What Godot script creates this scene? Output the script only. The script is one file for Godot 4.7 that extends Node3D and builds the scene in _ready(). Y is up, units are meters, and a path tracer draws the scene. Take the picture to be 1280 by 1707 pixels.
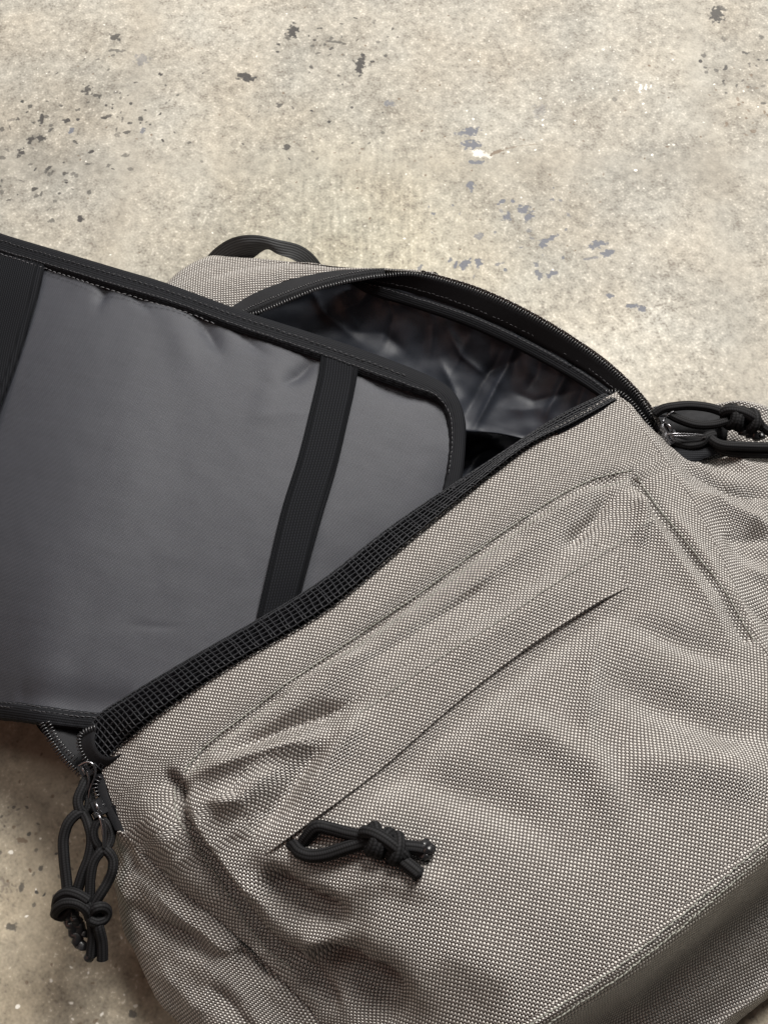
extends Node3D
# A taupe woven backpack lying open on a concrete floor, a grey organizer panel half pulled out of it.
# Plan coordinates are in centimetres (x right, z towards the viewer, y up); CM turns them into metres.

const CM := 0.01
var rng := RandomNumberGenerator.new()
var soft := FastNoiseLite.new()
var M := {}
var FRONT_CELL := 0.25
var front_top := {}
var front_fold_list: Array = []

# ------------------------------------------------------------------ helpers
func pts(a: Array) -> PackedVector3Array:
	var o := PackedVector3Array()
	for i in range(0, a.size(), 3):
		o.append(Vector3(a[i], a[i + 1], a[i + 2]))
	return o

func cr1(p: PackedVector3Array, t: float) -> Vector3:
	var n := p.size()
	if n == 1:
		return p[0]
	var i := clampi(int(floor(t)), 0, n - 2)
	var f := t - i
	var b := p[i]
	var c := p[i + 1]
	var a := p[i - 1] if i > 0 else b * 2.0 - c
	var d := p[i + 2] if i + 2 < n else c * 2.0 - b
	return 0.5 * (2.0 * b + (c - a) * f + (2.0 * a - 5.0 * b + 4.0 * c - d) * f * f + (3.0 * b - a - 3.0 * c + d) * f * f * f)

func spline(p: PackedVector3Array, n: int) -> PackedVector3Array:
	var o := PackedVector3Array()
	for i in n + 1:
		o.append(cr1(p, float(i) * (p.size() - 1) / n))
	return o

func even(p: PackedVector3Array, n: int) -> PackedVector3Array:
	# the same curve with points at equal distances
	var fine := spline(p, maxi(n * 3, p.size() * 12))
	var run := PackedFloat32Array([0.0])
	for i in range(1, fine.size()):
		run.append(run[i - 1] + fine[i].distance_to(fine[i - 1]))
	var o := PackedVector3Array()
	var k := 0
	for i in n + 1:
		var want := run[run.size() - 1] * i / n
		while k < run.size() - 2 and run[k + 1] < want:
			k += 1
		var span := run[k + 1] - run[k]
		o.append(fine[k].lerp(fine[k + 1], clampf((want - run[k]) / span, 0.0, 1.0) if span > 0.0 else 0.0))
	return o

func length_of(p: PackedVector3Array) -> float:
	var s := 0.0
	for i in range(1, p.size()):
		s += p[i].distance_to(p[i - 1])
	return s

class Grid:
	var w: int
	var h: int
	var p := PackedVector3Array()
	var n := PackedVector3Array()
	var uv := PackedVector2Array()
	func at(i: int, j: int) -> Vector3:
		return p[j * w + i]
	func normals(flip := false) -> void:
		n.resize(p.size())
		for j in h:
			for i in w:
				var a := p[j * w + mini(i + 1, w - 1)] - p[j * w + maxi(i - 1, 0)]
				var b := p[mini(j + 1, h - 1) * w + i] - p[maxi(j - 1, 0) * w + i]
				var c := b.cross(a)
				c = c.normalized() if c.length() > 1e-9 else Vector3.UP
				n[j * w + i] = -c if flip else c

func net(rows: Array, nu: int, nv: int) -> Grid:
	var g := Grid.new()
	g.w = nu + 1
	g.h = nv + 1
	var wide := []
	for r in rows:
		wide.append(spline(pts(r) if r is Array else r, nu))
	g.p.resize(g.w * g.h)
	for i in g.w:
		var col := PackedVector3Array()
		for r in wide:
			col.append(r[i])
		for j in g.h:
			g.p[j * g.w + i] = cr1(col, float(j) * (col.size() - 1) / nv)
	g.normals()
	return g

# folds: [plan points as Vector2, height of the fold, half width, taper at the ends]
func fold(a: Array, amp: float, wide: float, taper := 0.3) -> Array:
	var q := PackedVector2Array()
	for i in range(0, a.size(), 2):
		q.append(Vector2(a[i], a[i + 1]))
	var lo := q[0]
	var hi := q[0]
	var total := 0.0
	for i in q.size():
		lo = lo.min(q[i])
		hi = hi.max(q[i])
		if i:
			total += q[i].distance_to(q[i - 1])
	return [q, amp, wide, taper, lo - Vector2.ONE * wide * 3.0, hi + Vector2.ONE * wide * 3.0, maxf(total, 0.001)]

func fold_height(x: float, z: float, folds: Array) -> float:
	var s := 0.0
	var at := Vector2(x, z)
	for f in folds:
		var lo: Vector2 = f[4]
		var hi: Vector2 = f[5]
		if x < lo.x or z < lo.y or x > hi.x or z > hi.y:
			continue
		var q: PackedVector2Array = f[0]
		var best := 1e9
		var along := 0.0
		var run := 0.0
		for i in q.size() - 1:
			var a := q[i]
			var d := q[i + 1] - a
			var L := d.length()
			var t := clampf((at - a).dot(d) / maxf(L * L, 1e-6), 0.0, 1.0)
			var e := at.distance_squared_to(a + d * t)
			if e < best:
				best = e
				along = (run + t * L) / f[6]
			run += L
		var edge := 1.0
		if f[3] > 0.0:
			edge = smoothstep(0.0, f[3], along) * smoothstep(0.0, f[3], 1.0 - along)
			edge = 0.15 + 0.85 * edge
		var ww: float = f[2]
		if ww < 0.52:
			# a pressed crease: a crisp line with soft flanks
			s += f[1] * edge * (0.35 * exp(-best / (ww * ww)) + 0.65 * exp(-(sqrt(best + 0.0036) - 0.06) / (ww * 0.85)))
		else:
			s += f[1] * edge * exp(-best / (ww * ww))
	return s

func crease(g: Grid, folds: Array, ripple := 0.05, fine := 0.012) -> void:
	# moves the sheet along its own normal: the named folds, then the slack of the cloth
	var o := PackedVector3Array()
	o.resize(g.p.size())
	for k in g.p.size():
		var p := g.p[k]
		var d := fold_height(p.x, p.z, folds)
		d += ripple * soft.get_noise_3d(p.x * 9.0, p.y * 9.0, p.z * 9.0) + fine * soft.get_noise_3d(p.x * 34.0, p.y * 34.0, p.z * 34.0 + 90.0)
		o[k] = p + g.n[k] * d
	g.p = o
	g.normals()

func cloth_uv(g: Grid, along: Vector2, give := 0.65, most := 1.7) -> void:
	# thread coordinates in centimetres: the cloth is measured along its own surface, not along the floor
	var across := Vector2(-along.y, along.x)
	g.uv.resize(g.p.size())
	var mid := g.w / 2
	for j in g.h:
		if j == 0:
			g.uv[mid] = Vector2.ZERO
		else:
			g.uv[j * g.w + mid] = g.uv[(j - 1) * g.w + mid] + thread_step(g.at(mid, j - 1), g.at(mid, j), along, across, give, most)
		for i in range(mid + 1, g.w):
			g.uv[j * g.w + i] = g.uv[j * g.w + i - 1] + thread_step(g.at(i - 1, j), g.at(i, j), along, across, give, most)
		for i in range(mid - 1, -1, -1):
			g.uv[j * g.w + i] = g.uv[j * g.w + i + 1] + thread_step(g.at(i + 1, j), g.at(i, j), along, across, give, most)

func thread_step(a: Vector3, b: Vector3, along: Vector2, across: Vector2, give: float, most: float) -> Vector2:
	var flat := Vector2(b.x - a.x, b.z - a.z)
	var L := flat.length()
	if L < 1e-6:
		return Vector2.ZERO
	return Vector2(flat.dot(along), flat.dot(across)) * pow(minf(a.distance_to(b) / L, most), give)

func strip_uv(g: Grid) -> void:
	# u across the strip and v along it, both in centimetres
	g.uv.resize(g.p.size())
	for j in g.h:
		var run := 0.0
		for i in g.w:
			if i:
				run += g.at(i, j).distance_to(g.at(i - 1, j))
			g.uv[j * g.w + i] = Vector2(run, 0)
	for i in g.w:
		var run := 0.0
		for j in g.h:
			if j:
				run += g.at(i, j).distance_to(g.at(i, j - 1))
			g.uv[j * g.w + i].y = run
	var mean := 0.0

func strip(a: PackedVector3Array, b: PackedVector3Array, n_along: int, n_across: int, bulge: float, curl := 0.0) -> Grid:
	# a band between two edges, rounded up by bulge, its outer edges turned down by curl
	var ea := even(a, n_along)
	var eb := even(b, n_along)
	var g := Grid.new()
	g.w = n_across + 1
	g.h = n_along + 1
	g.p.resize(g.w * g.h)
	for j in g.h:
		for i in g.w:
			g.p[j * g.w + i] = ea[j].lerp(eb[j], float(i) / n_across)
	g.normals()
	if g.n[g.p.size() / 2].y < 0.0:
		for k in g.n.size():
			g.n[k] = -g.n[k]
	for j in g.h:
		for i in g.w:
			var t := float(i) / n_across * 2.0 - 1.0
			g.p[j * g.w + i] += g.n[j * g.w + i] * (bulge * sqrt(maxf(0.0, 1.0 - t * t * t * t)) - curl * pow(absf(t), 6.0))
	g.normals()
	strip_uv(g)
	return g

func grid_mesh(g: Grid, uv_per_cm := 1.0) -> ArrayMesh:
	var up := 0.0
	for k in range(0, g.n.size(), 7):
		up += g.n[k].y
	var turned := up < 0.0
	var v := PackedVector3Array()
	var n := PackedVector3Array()
	var t := PackedVector2Array()
	v.resize(g.p.size())
	n.resize(g.p.size())
	t.resize(g.p.size())
	for k in g.p.size():
		v[k] = g.p[k] * CM
		n[k] = -g.n[k] if turned else g.n[k]
		t[k] = (g.uv[k] if g.uv.size() else Vector2.ZERO) * uv_per_cm
	var ix := PackedInt32Array()
	for j in g.h - 1:
		for i in g.w - 1:
			var a := j * g.w + i
			var q := [a, a + 1, a + g.w, a + 1, a + g.w + 1, a + g.w]
			if turned:
				q = [a, a + g.w, a + 1, a + 1, a + g.w, a + g.w + 1]
			ix.append_array(PackedInt32Array(q))
	return arrays(v, n, t, ix)

func arrays(v, n, t, ix) -> ArrayMesh:
	var a := []
	a.resize(Mesh.ARRAY_MAX)
	a[Mesh.ARRAY_VERTEX] = v
	a[Mesh.ARRAY_NORMAL] = n
	a[Mesh.ARRAY_TEX_UV] = t
	a[Mesh.ARRAY_INDEX] = ix
	var m := ArrayMesh.new()
	m.add_surface_from_arrays(Mesh.PRIMITIVE_TRIANGLES, a)
	return m

class Soup:
	var v := PackedVector3Array()
	var n := PackedVector3Array()
	var t := PackedVector2Array()
	var ix := PackedInt32Array()
	func tube(path: PackedVector3Array, radius, sides: int, flat := 1.0, capped := true, uv_turns := 1.0) -> void:
		# radius is a number or one per point; flat < 1 squashes the section upright
		var base := v.size()
		var count := path.size()
		var up := Vector3.UP
		var run := 0.0
		for i in count:
			var d := (path[mini(i + 1, count - 1)] - path[maxi(i - 1, 0)]).normalized()
			var s := up.cross(d)
			if s.length() < 0.05:
				s = Vector3.RIGHT.cross(d)
			s = s.normalized()
			var u := d.cross(s).normalized()
			up = u
			var r: float = radius[i] if radius is PackedFloat32Array else radius
			if i:
				run += path[i].distance_to(path[i - 1])
			for k in sides + 1:
				var a := TAU * k / sides
				var o := s * cos(a) + u * sin(a) * flat
				v.append((path[i] + o * r) * 0.01)
				n.append((s * cos(a) * flat + u * sin(a)).normalized())
				t.append(Vector2(float(k) / sides * uv_turns, run))
		for i in count - 1:
			for k in sides:
				var a := base + i * (sides + 1) + k
				ix.append_array(PackedInt32Array([a, a + sides + 1, a + 1, a + 1, a + sides + 1, a + sides + 2]))
		if capped:
			for e in [0, count - 1]:
				var c := v.size()
				var d := (path[1] - path[0]) if e == 0 else (path[count - 1] - path[count - 2])
				d = -d.normalized() if e == 0 else d.normalized()
				var r: float = radius[e] if radius is PackedFloat32Array else radius
				v.append((path[e] + d * r * 0.35) * 0.01)
				n.append(d)
				t.append(Vector2.ZERO)
				for k in sides:
					var a: int = base + int(e) * (sides + 1) + k
					ix.append_array(PackedInt32Array([c, a, a + 1] if e == 0 else [c, a + 1, a]))
	func box(at: Vector3, x: Vector3, y: Vector3, z: Vector3, pinch := 0.8) -> void:
		# half axes; the top is pinched in so that its edges are chamfered
		var c := []
		for sy in [-1, 1]:
			for q in [[-1, -1], [1, -1], [1, 1], [-1, 1]]:
				var k := pinch if sy > 0 else 1.0
				c.append(at + x * q[0] * k + y * sy + z * q[1] * k)
		for f in [[4, 5, 6, 7], [0, 1, 5, 4], [1, 2, 6, 5], [2, 3, 7, 6], [3, 0, 4, 7], [3, 2, 1, 0]]:
			var b := v.size()
			var nn: Vector3 = (c[f[1]] - c[f[0]]).cross(c[f[2]] - c[f[0]]).normalized()
			var mid: Vector3 = (c[f[0]] + c[f[2]]) * 0.5
			var out := nn.dot(mid - at) > 0.0
			for k in 4:
				v.append(c[f[k]] * 0.01)
				n.append(nn if out else -nn)
				t.append(Vector2(k % 2, k / 2))
			ix.append_array(PackedInt32Array([b, b + 2, b + 1, b, b + 3, b + 2] if out else [b, b + 1, b + 2, b, b + 2, b + 3]))

func soup_mesh(s: Soup) -> ArrayMesh:
	return arrays(s.v, s.n, s.t, s.ix)

func part(called: String, mesh: Mesh, m: Material, parent: Node, label := "", stuff := false) -> MeshInstance3D:
	var o := MeshInstance3D.new()
	var taken := 0
	for c in parent.get_children():
		if c.name == called or (c.name.begins_with(called + "_") and c.name.right(3).is_valid_int()):
			taken += 1
	o.name = called if taken == 0 else "%s_%03d" % [called, taken]
	o.mesh = mesh
	o.material_override = null
	if mesh is ArrayMesh:
		(mesh as ArrayMesh).surface_set_material(0, m)
	else:
		o.material_override = m
	parent.add_child(o, true)
	if label:
		o.set_meta("label", label)
	if stuff:
		o.set_meta("kind", "stuff")
	return o

func thing(called: String, label: String, category: String) -> Node3D:
	var o := Node3D.new()
	o.name = called
	add_child(o, true)
	o.set_meta("label", label)
	o.set_meta("category", category)
	return o

# ------------------------------------------------------------------ materials
func lin(r: float, g: float, b: float) -> Color:
	return Color(r, g, b).linear_to_srgb()

func plain_mat(c: Color, rough: float, metal := 0.0, spec := 0.5) -> StandardMaterial3D:
	var m := StandardMaterial3D.new()
	m.albedo_color = c
	m.roughness = rough
	m.metallic = metal
	m.metallic_specular = spec
	m.cull_mode = BaseMaterial3D.CULL_DISABLED
	return m

func byte_image(w: int, h: int, rgb_bytes: PackedByteArray) -> ImageTexture:
	return ImageTexture.create_from_image(Image.create_from_data(w, h, false, Image.FORMAT_RGB8, rgb_bytes))

func grey_image(w: int, h: int, b: PackedByteArray) -> ImageTexture:
	return ImageTexture.create_from_image(Image.create_from_data(w, h, false, Image.FORMAT_L8, b))

func s8(l: float) -> int:
	# linear value to an sRGB byte
	l = clampf(l, 0.0, 1.0)
	return int(round((12.92 * l if l < 0.0031308 else 1.055 * pow(l, 1.0 / 2.4) - 0.055) * 255.0))

func weave(px: int, yarns: int, weft: Vector3, warp: Vector3, gap: Vector3, uneven: float, seed_no: int) -> Array:
	# a plain weave: light weft floats over darker warp floats, shaded holes between the yarns painted dark
	var size := px * yarns
	rng.seed = seed_no
	var tone_a := PackedFloat32Array()
	var tone_b := PackedFloat32Array()
	for i in yarns:
		tone_a.append(1.0 + rng.randf_range(-uneven, uneven))
		tone_b.append(1.0 + rng.randf_range(-uneven, uneven))
	var cell := PackedFloat32Array()
	for i in yarns * yarns:
		cell.append(1.0 + rng.randf_range(-uneven, uneven) * 1.3)
	var color := PackedByteArray()
	var high := PackedByteArray()
	color.resize(size * size * 3)
	high.resize(size * size)
	var hk := PackedFloat32Array()
	var ck := PackedFloat32Array()
	for b in px:
		for a in px:
			var x := ((a + 0.5) / px * 2.0 - 1.0)
			var y := ((b + 0.5) / px * 2.0 - 1.0)
			var across := sqrt(maxf(0.0, 1.0 - y * y * 0.96))
			hk.append(across * (0.30 + 0.70 * cos(x * PI * 0.5)))
			ck.append(smoothstep(0.06, 0.52, across * (0.35 + 0.65 * cos(x * PI * 0.5)) - 0.05) * (0.92 + 0.08 * sin(y * 21.0)))
	for j in yarns:
		for i in yarns:
			var over := (i + j) % 2 == 0
			var tone := (tone_a[j] if over else tone_b[i]) * cell[j * yarns + i]
			var base := (weft if over else warp) * tone
			for b in px:
				for a in px:
					var k := (b * px + a) if over else (a * px + b)
					var c := gap.lerp(base, ck[k])
					var at := (j * px + b) * size + i * px + a
					color[at * 3] = s8(c.x)
					color[at * 3 + 1] = s8(c.y)
					color[at * 3 + 2] = s8(c.z)
					high[at] = int(clampf(hk[k] * 255.0 * (1.0 if over else 0.9), 0, 255))
	return [byte_image(size, size, color), grey_image(size, size, high)]

func ribs(px: int, count: int, tall: int, base: float, tint: Vector3) -> Array:
	# ribbed webbing: ribs run along v, with a fine zigzag of threads
	var w := px * count
	var color := PackedByteArray()
	var high := PackedByteArray()
	color.resize(w * tall * 3)
	high.resize(w * tall)
	for y in tall:
		for x in w:
			var f := fposmod(float(x) / px, 1.0)
			var ridge := sin(f * PI)
			var th := 0.5 + 0.5 * sin(TAU * (float(y) / 4.0 + 0.5 * floorf(float(x) / px)))
			var l := base * (0.45 + 0.75 * ridge) * (0.75 + 0.5 * th)
			var at := y * w + x
			color[at * 3] = s8(l * tint.x)
			color[at * 3 + 1] = s8(l * tint.y)
			color[at * 3 + 2] = s8(l * tint.z)
			high[at] = int((0.75 * ridge + 0.25 * th) * 255.0)
	return [byte_image(w, tall, color), grey_image(w, tall, high)]

func braid(w: int, h: int, base: float) -> Array:
	# the herringbone of braided cord
	var color := PackedByteArray()
	var high := PackedByteArray()
	color.resize(w * h * 3)
	high.resize(w * h)
	for y in h:
		for x in w:
			var col := x / 8
			var f := float(x % 8) / 8.0
			var slant := f if col % 2 == 0 else 1.0 - f
			var q := fposmod(float(y) / 8.0 + slant * 0.5, 1.0)
			var bump := sqrt(sin(clampf(f, 0.04, 0.96) * PI)) * (0.72 + 0.28 * sin(q * PI))
			var l := base * (0.25 + 1.0 * bump * bump)
			var at := y * w + x
			color[at * 3] = s8(l)
			color[at * 3 + 1] = s8(l * 1.0)
			color[at * 3 + 2] = s8(l * 1.06)
			high[at] = int(bump * 255.0)
	return [byte_image(w, h, color), grey_image(w, h, high)]

func textured(t: Array, scale_u: float, scale_v: float, rough: float, relief: float, spec := 0.5) -> StandardMaterial3D:
	var m := plain_mat(Color.WHITE, rough, 0.0, spec)
	m.albedo_texture = t[0]
	m.heightmap_enabled = true
	m.heightmap_texture = t[1]
	m.heightmap_scale = relief
	m.uv1_scale = Vector3(scale_u, scale_v, 1)
	return m

func make_materials() -> void:
	var w := weave(16, 40, Vector3(0.53, 0.505, 0.47), Vector3(0.070, 0.057, 0.050), Vector3(0.006, 0.0055, 0.005), 0.08, 11)
	# 40 yarns of about 1 mm each: one repeat is 3.9 cm
	M.taupe = textured(w, 1.0 / 3.9, 1.0 / 3.9, 0.34, 0.06, 0.75)
	var f := weave(8, 48, Vector3(0.043, 0.046, 0.056), Vector3(0.033, 0.035, 0.043), Vector3(0.017, 0.018, 0.022), 0.06, 12)
	M.organizer = textured(f, 1.0 / 2.9, 1.0 / 2.9, 0.56, 0.012, 0.42)
	var ln := weave(8, 48, Vector3(0.024, 0.028, 0.038), Vector3(0.020, 0.023, 0.031), Vector3(0.013, 0.015, 0.020), 0.06, 13)
	M.lining = textured(ln, 1.0 / 1.6, 1.0 / 1.6, 0.48, 0.003, 0.42)
	M.binding = textured(ribs(8, 8, 32, 0.011, Vector3(0.92, 0.98, 1.16)), 1.0 / 0.9, 1.0 / 0.9, 0.75, 0.014, 0.22)
	M.elastic = textured(ribs(8, 8, 32, 0.009, Vector3(0.9, 0.98, 1.18)), 1.0 / 1.1, 1.0 / 1.1, 0.75, 0.03, 0.2)
	M.webbing = textured(ribs(10, 6, 32, 0.04, Vector3(1, 1.02, 1.06)), 1.0 / 0.84, 1.0 / 0.5, 0.5, 0.02, 0.35)
	M.tape = textured(weave(8, 32, Vector3(0.011, 0.0115, 0.0135), Vector3(0.008, 0.0085, 0.010), Vector3(0.004, 0.004, 0.005), 0.1, 14), 1.0 / 1.6, 1.0 / 1.6, 0.65, 0.006, 0.3)
	M.cord = textured(braid(64, 64, 0.015), 1.0, 1.0 / 0.8, 0.65, 0.03, 0.2)
	M.tooth = plain_mat(lin(0.010, 0.010, 0.012), 0.3, 0.0, 0.6)
	M.metal = plain_mat(lin(0.18, 0.18, 0.19), 0.2, 0.95)
	M.mesh = plain_mat(lin(0.019, 0.020, 0.023), 0.5, 0.0, 0.35)
	M.black = plain_mat(lin(0.004, 0.004, 0.005), 0.9, 0.0, 0.12)
	M.thread_dark = plain_mat(lin(0.04, 0.04, 0.045), 0.5)
	M.thread_pale = plain_mat(lin(0.13, 0.13, 0.14), 0.5)
	M.thread_green = plain_mat(lin(0.24, 0.245, 0.215), 0.55)
	M.frayed = plain_mat(lin(0.010, 0.010, 0.011), 0.35)

# ------------------------------------------------------------------ floor
func noise_bytes(freq: float, octaves: int, seed_no: int, size: int) -> PackedByteArray:
	var n := FastNoiseLite.new()
	n.noise_type = FastNoiseLite.TYPE_SIMPLEX_SMOOTH
	n.frequency = freq
	n.fractal_octaves = octaves
	n.seed = seed_no
	var im := n.get_seamless_image(size, size, false, false, 0.12)
	im.convert(Image.FORMAT_L8)
	return im.get_data()

const FLOOR_X0 := -36.0
const FLOOR_Z0 := -47.0
const FLOOR_CM := 72.0
const FLOOR_PX := 2048

func build_floor() -> void:
	var N := FLOOR_PX
	var grain := noise_bytes(0.16, 2, 3, 1024)
	var mottle := noise_bytes(0.045, 3, 4, 1024)
	var broad := noise_bytes(0.006, 4, 5, 1024)
	var blot := noise_bytes(0.022, 3, 8, 1024)
	var pink := noise_bytes(0.009, 3, 6, 1024)
	var mark := PackedFloat32Array()
	mark.resize(N * N)
	var markc := PackedByteArray()
	markc.resize(N * N)
	rng.seed = 77
	var edge := FastNoiseLite.new()
	edge.frequency = 0.055
	edge.fractal_octaves = 3
	edge.seed = 9
	var spots: Array = []
	# chips where the surface has come away: plan centre, two radii in cm, turn, tone (0 black, 1 blue grey, 2 white, 3 brown)
	for c in CHIPS:
		spots.append(c)
	for c in SPECK_FIELDS:
		for k in int(c[4]):
			var a := rng.randf() * TAU
			var r := sqrt(rng.randf())
			spots.append([c[0] + cos(a) * r * c[2], c[1] + sin(a) * r * c[3], rng.randf_range(0.04, c[5]), rng.randf_range(0.04, c[5]) * 1.2, rng.randf() * 3.0, c[6], rng.randf_range(0.5, 1.0)])
	for c in spots:
		var s := N / FLOOR_CM
		var cx: float = (c[0] - FLOOR_X0) * s
		var cz: float = (c[1] - FLOOR_Z0) * s
		var R: float = maxf(c[2], c[3]) * s * 1.5 + 2.0
		var ca := cos(float(c[4]))
		var sa := sin(float(c[4]))
		var strong: float = c[6] if c.size() > 6 else 1.0
		for y in range(maxi(0, int(cz - R)), mini(N, int(cz + R) + 1)):
			for x in range(maxi(0, int(cx - R)), mini(N, int(cx + R) + 1)):
				var dx := (x - cx) / s
				var dz := (y - cz) / s
				var u: float = (dx * ca + dz * sa) / c[2]
				var v: float = (-dx * sa + dz * ca) / c[3]
				var d := sqrt(u * u + v * v) + edge.get_noise_2d(x * 1.6, y * 1.6) * 0.9 - 0.12
				var m := (1.0 - smoothstep(0.55, 1.0, d)) * strong
				if m > mark[y * N + x]:
					mark[y * N + x] = m
					markc[y * N + x] = int(c[5])
	var chip := [Vector3(0.045, 0.043, 0.04), Vector3(0.115, 0.12, 0.135), Vector3(0.70, 0.68, 0.62), Vector3(0.13, 0.095, 0.065)]
	var color := PackedByteArray()
	var high := PackedByteArray()
	color.resize(N * N * 3)
	high.resize(N * N)
	var lut := PackedByteArray()
	for i in 1025:
		lut.append(s8(i / 1024.0))
	for y in N:
		var y1 := (y % 1024) * 1024
		var z := FLOOR_Z0 + FLOOR_CM * y / N
		for x in N:
			var x1 := x % 1024
			var g := grain[y1 + x1] / 255.0 - 0.5
			var m := mottle[y1 + x1] / 255.0 - 0.5
			var half := (y / 2) * 1024 + x / 2
			var b := broad[half] / 255.0 - 0.5
			var p := pink[half] / 255.0 - 0.5
			var wx := FLOOR_X0 + FLOOR_CM * x / N
			# the trowelled band in the middle: short strokes along z
			var stroke := (mottle[((y / 5) % 1024) * 1024 + (x * 2) % 1024] / 255.0 - 0.5)
			var trowel := exp(-(pow((wx + 2.0) / 9.0, 2.0) + pow((z + 20.0) / 9.0, 2.0)))
			# browner and slightly darker towards the lower left
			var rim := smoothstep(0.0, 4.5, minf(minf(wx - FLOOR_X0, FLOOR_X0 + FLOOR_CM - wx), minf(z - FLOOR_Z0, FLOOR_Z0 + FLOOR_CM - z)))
			var browned := smoothstep(-4.0, 14.0, z - wx * 0.35 + b * 14.0) * rim
			var m2 := blot[half] / 255.0 - 0.5
			var l := 0.27 * (1.0 + 0.45 * g + 0.62 * m + 0.30 * m2 + 0.30 * b + 0.45 * stroke * trowel)
			for q in PATCHES:
				var ex: float = (wx - q[0]) / q[2]
				var ez: float = (z - q[1]) / q[3]
				var e2 := ex * ex + ez * ez + m2 * 1.2
				if e2 < 3.0:
					l *= 1.0 + rim * q[4] * exp(-maxf(e2, 0.0) * 1.4)
			var warm := clampf(p * 0.6, -0.3, 0.3)
			var fleck := smoothstep(0.30, 0.42, g + m * 0.5)
			var pit := smoothstep(0.34, 0.46, -g - m * 0.75 - m2 * 0.5)
			l = l * (1.0 - 0.06 * browned)
			var r := l * (1.0 + 0.05 * warm + 0.02 * browned)
			var gg := l * (0.938 - 0.05 * warm - 0.045 * browned)
			var bb := l * (0.80 - 0.14 * warm - 0.13 * browned - 0.06 * trowel)
			r = lerpf(lerpf(r, 0.72, fleck * 0.3), 0.16, pit * 0.5)
			gg = lerpf(lerpf(gg, 0.68, fleck * 0.3), 0.135, pit * 0.5)
			bb = lerpf(lerpf(bb, 0.60, fleck * 0.3), 0.11, pit * 0.5)
			var at := y * N + x
			var k := mark[at]
			var hh := 0.55 + 0.30 * g + 0.25 * m - 0.15 * pit
			if k > 0.0:
				var cc: Vector3 = chip[markc[at]]
				r = lerpf(r, cc.x, k)
				gg = lerpf(gg, cc.y, k)
				bb = lerpf(bb, cc.z, k)
				if markc[at] != 2:
					hh -= 0.25 * k
			color[at * 3] = lut[clampi(int(r * 1024.0), 0, 1024)]
			color[at * 3 + 1] = lut[clampi(int(gg * 1024.0), 0, 1024)]
			color[at * 3 + 2] = lut[clampi(int(bb * 1024.0), 0, 1024)]
			high[at] = int(clampf(hh, 0.0, 1.0) * 255.0)
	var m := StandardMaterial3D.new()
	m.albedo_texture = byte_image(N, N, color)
	m.heightmap_enabled = true
	m.heightmap_texture = grey_image(N, N, high)
	m.heightmap_scale = 0.05
	m.roughness = 0.72
	m.metallic_specular = 0.4
	var g := Grid.new()
	g.w = 2
	g.h = 2
	var E := 216.0
	var cx := FLOOR_X0 + FLOOR_CM * 0.5
	var cz := FLOOR_Z0 + FLOOR_CM * 0.5
	for q in [[-1, -1], [1, -1], [-1, 1], [1, 1]]:
		var p := Vector3(cx + q[0] * E, 0, cz + q[1] * E)
		g.p.append(p)
		g.uv.append(Vector2((p.x - FLOOR_X0) / FLOOR_CM, (p.z - FLOOR_Z0) / FLOOR_CM))
	g.normals()
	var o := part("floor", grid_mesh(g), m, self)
	o.set_meta("kind", "structure")
	o.set_meta("label", "weathered beige concrete floor with dark chips and specks under the bag")

# plan centre x, z, radii (cm), turn, tone, strength
var CHIPS := []
var SPECK_FIELDS := []
var PATCHES := []

func chip_at(a: Array, rx: float, rz: float, turn: float, tone: int, strong := 1.0) -> void:
	CHIPS.append([a[0], a[1], rx, rz, turn, tone, strong])

func field_at(a: Array, rx: float, rz: float, count: int, big: float, tone: int) -> void:
	SPECK_FIELDS.append([a[0], a[1], rx, rz, count, big, tone])

func patch_at(a: Array, rx: float, rz: float, gain: float) -> void:
	PATCHES.append([a[0], a[1], rx, rz, gain])

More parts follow.
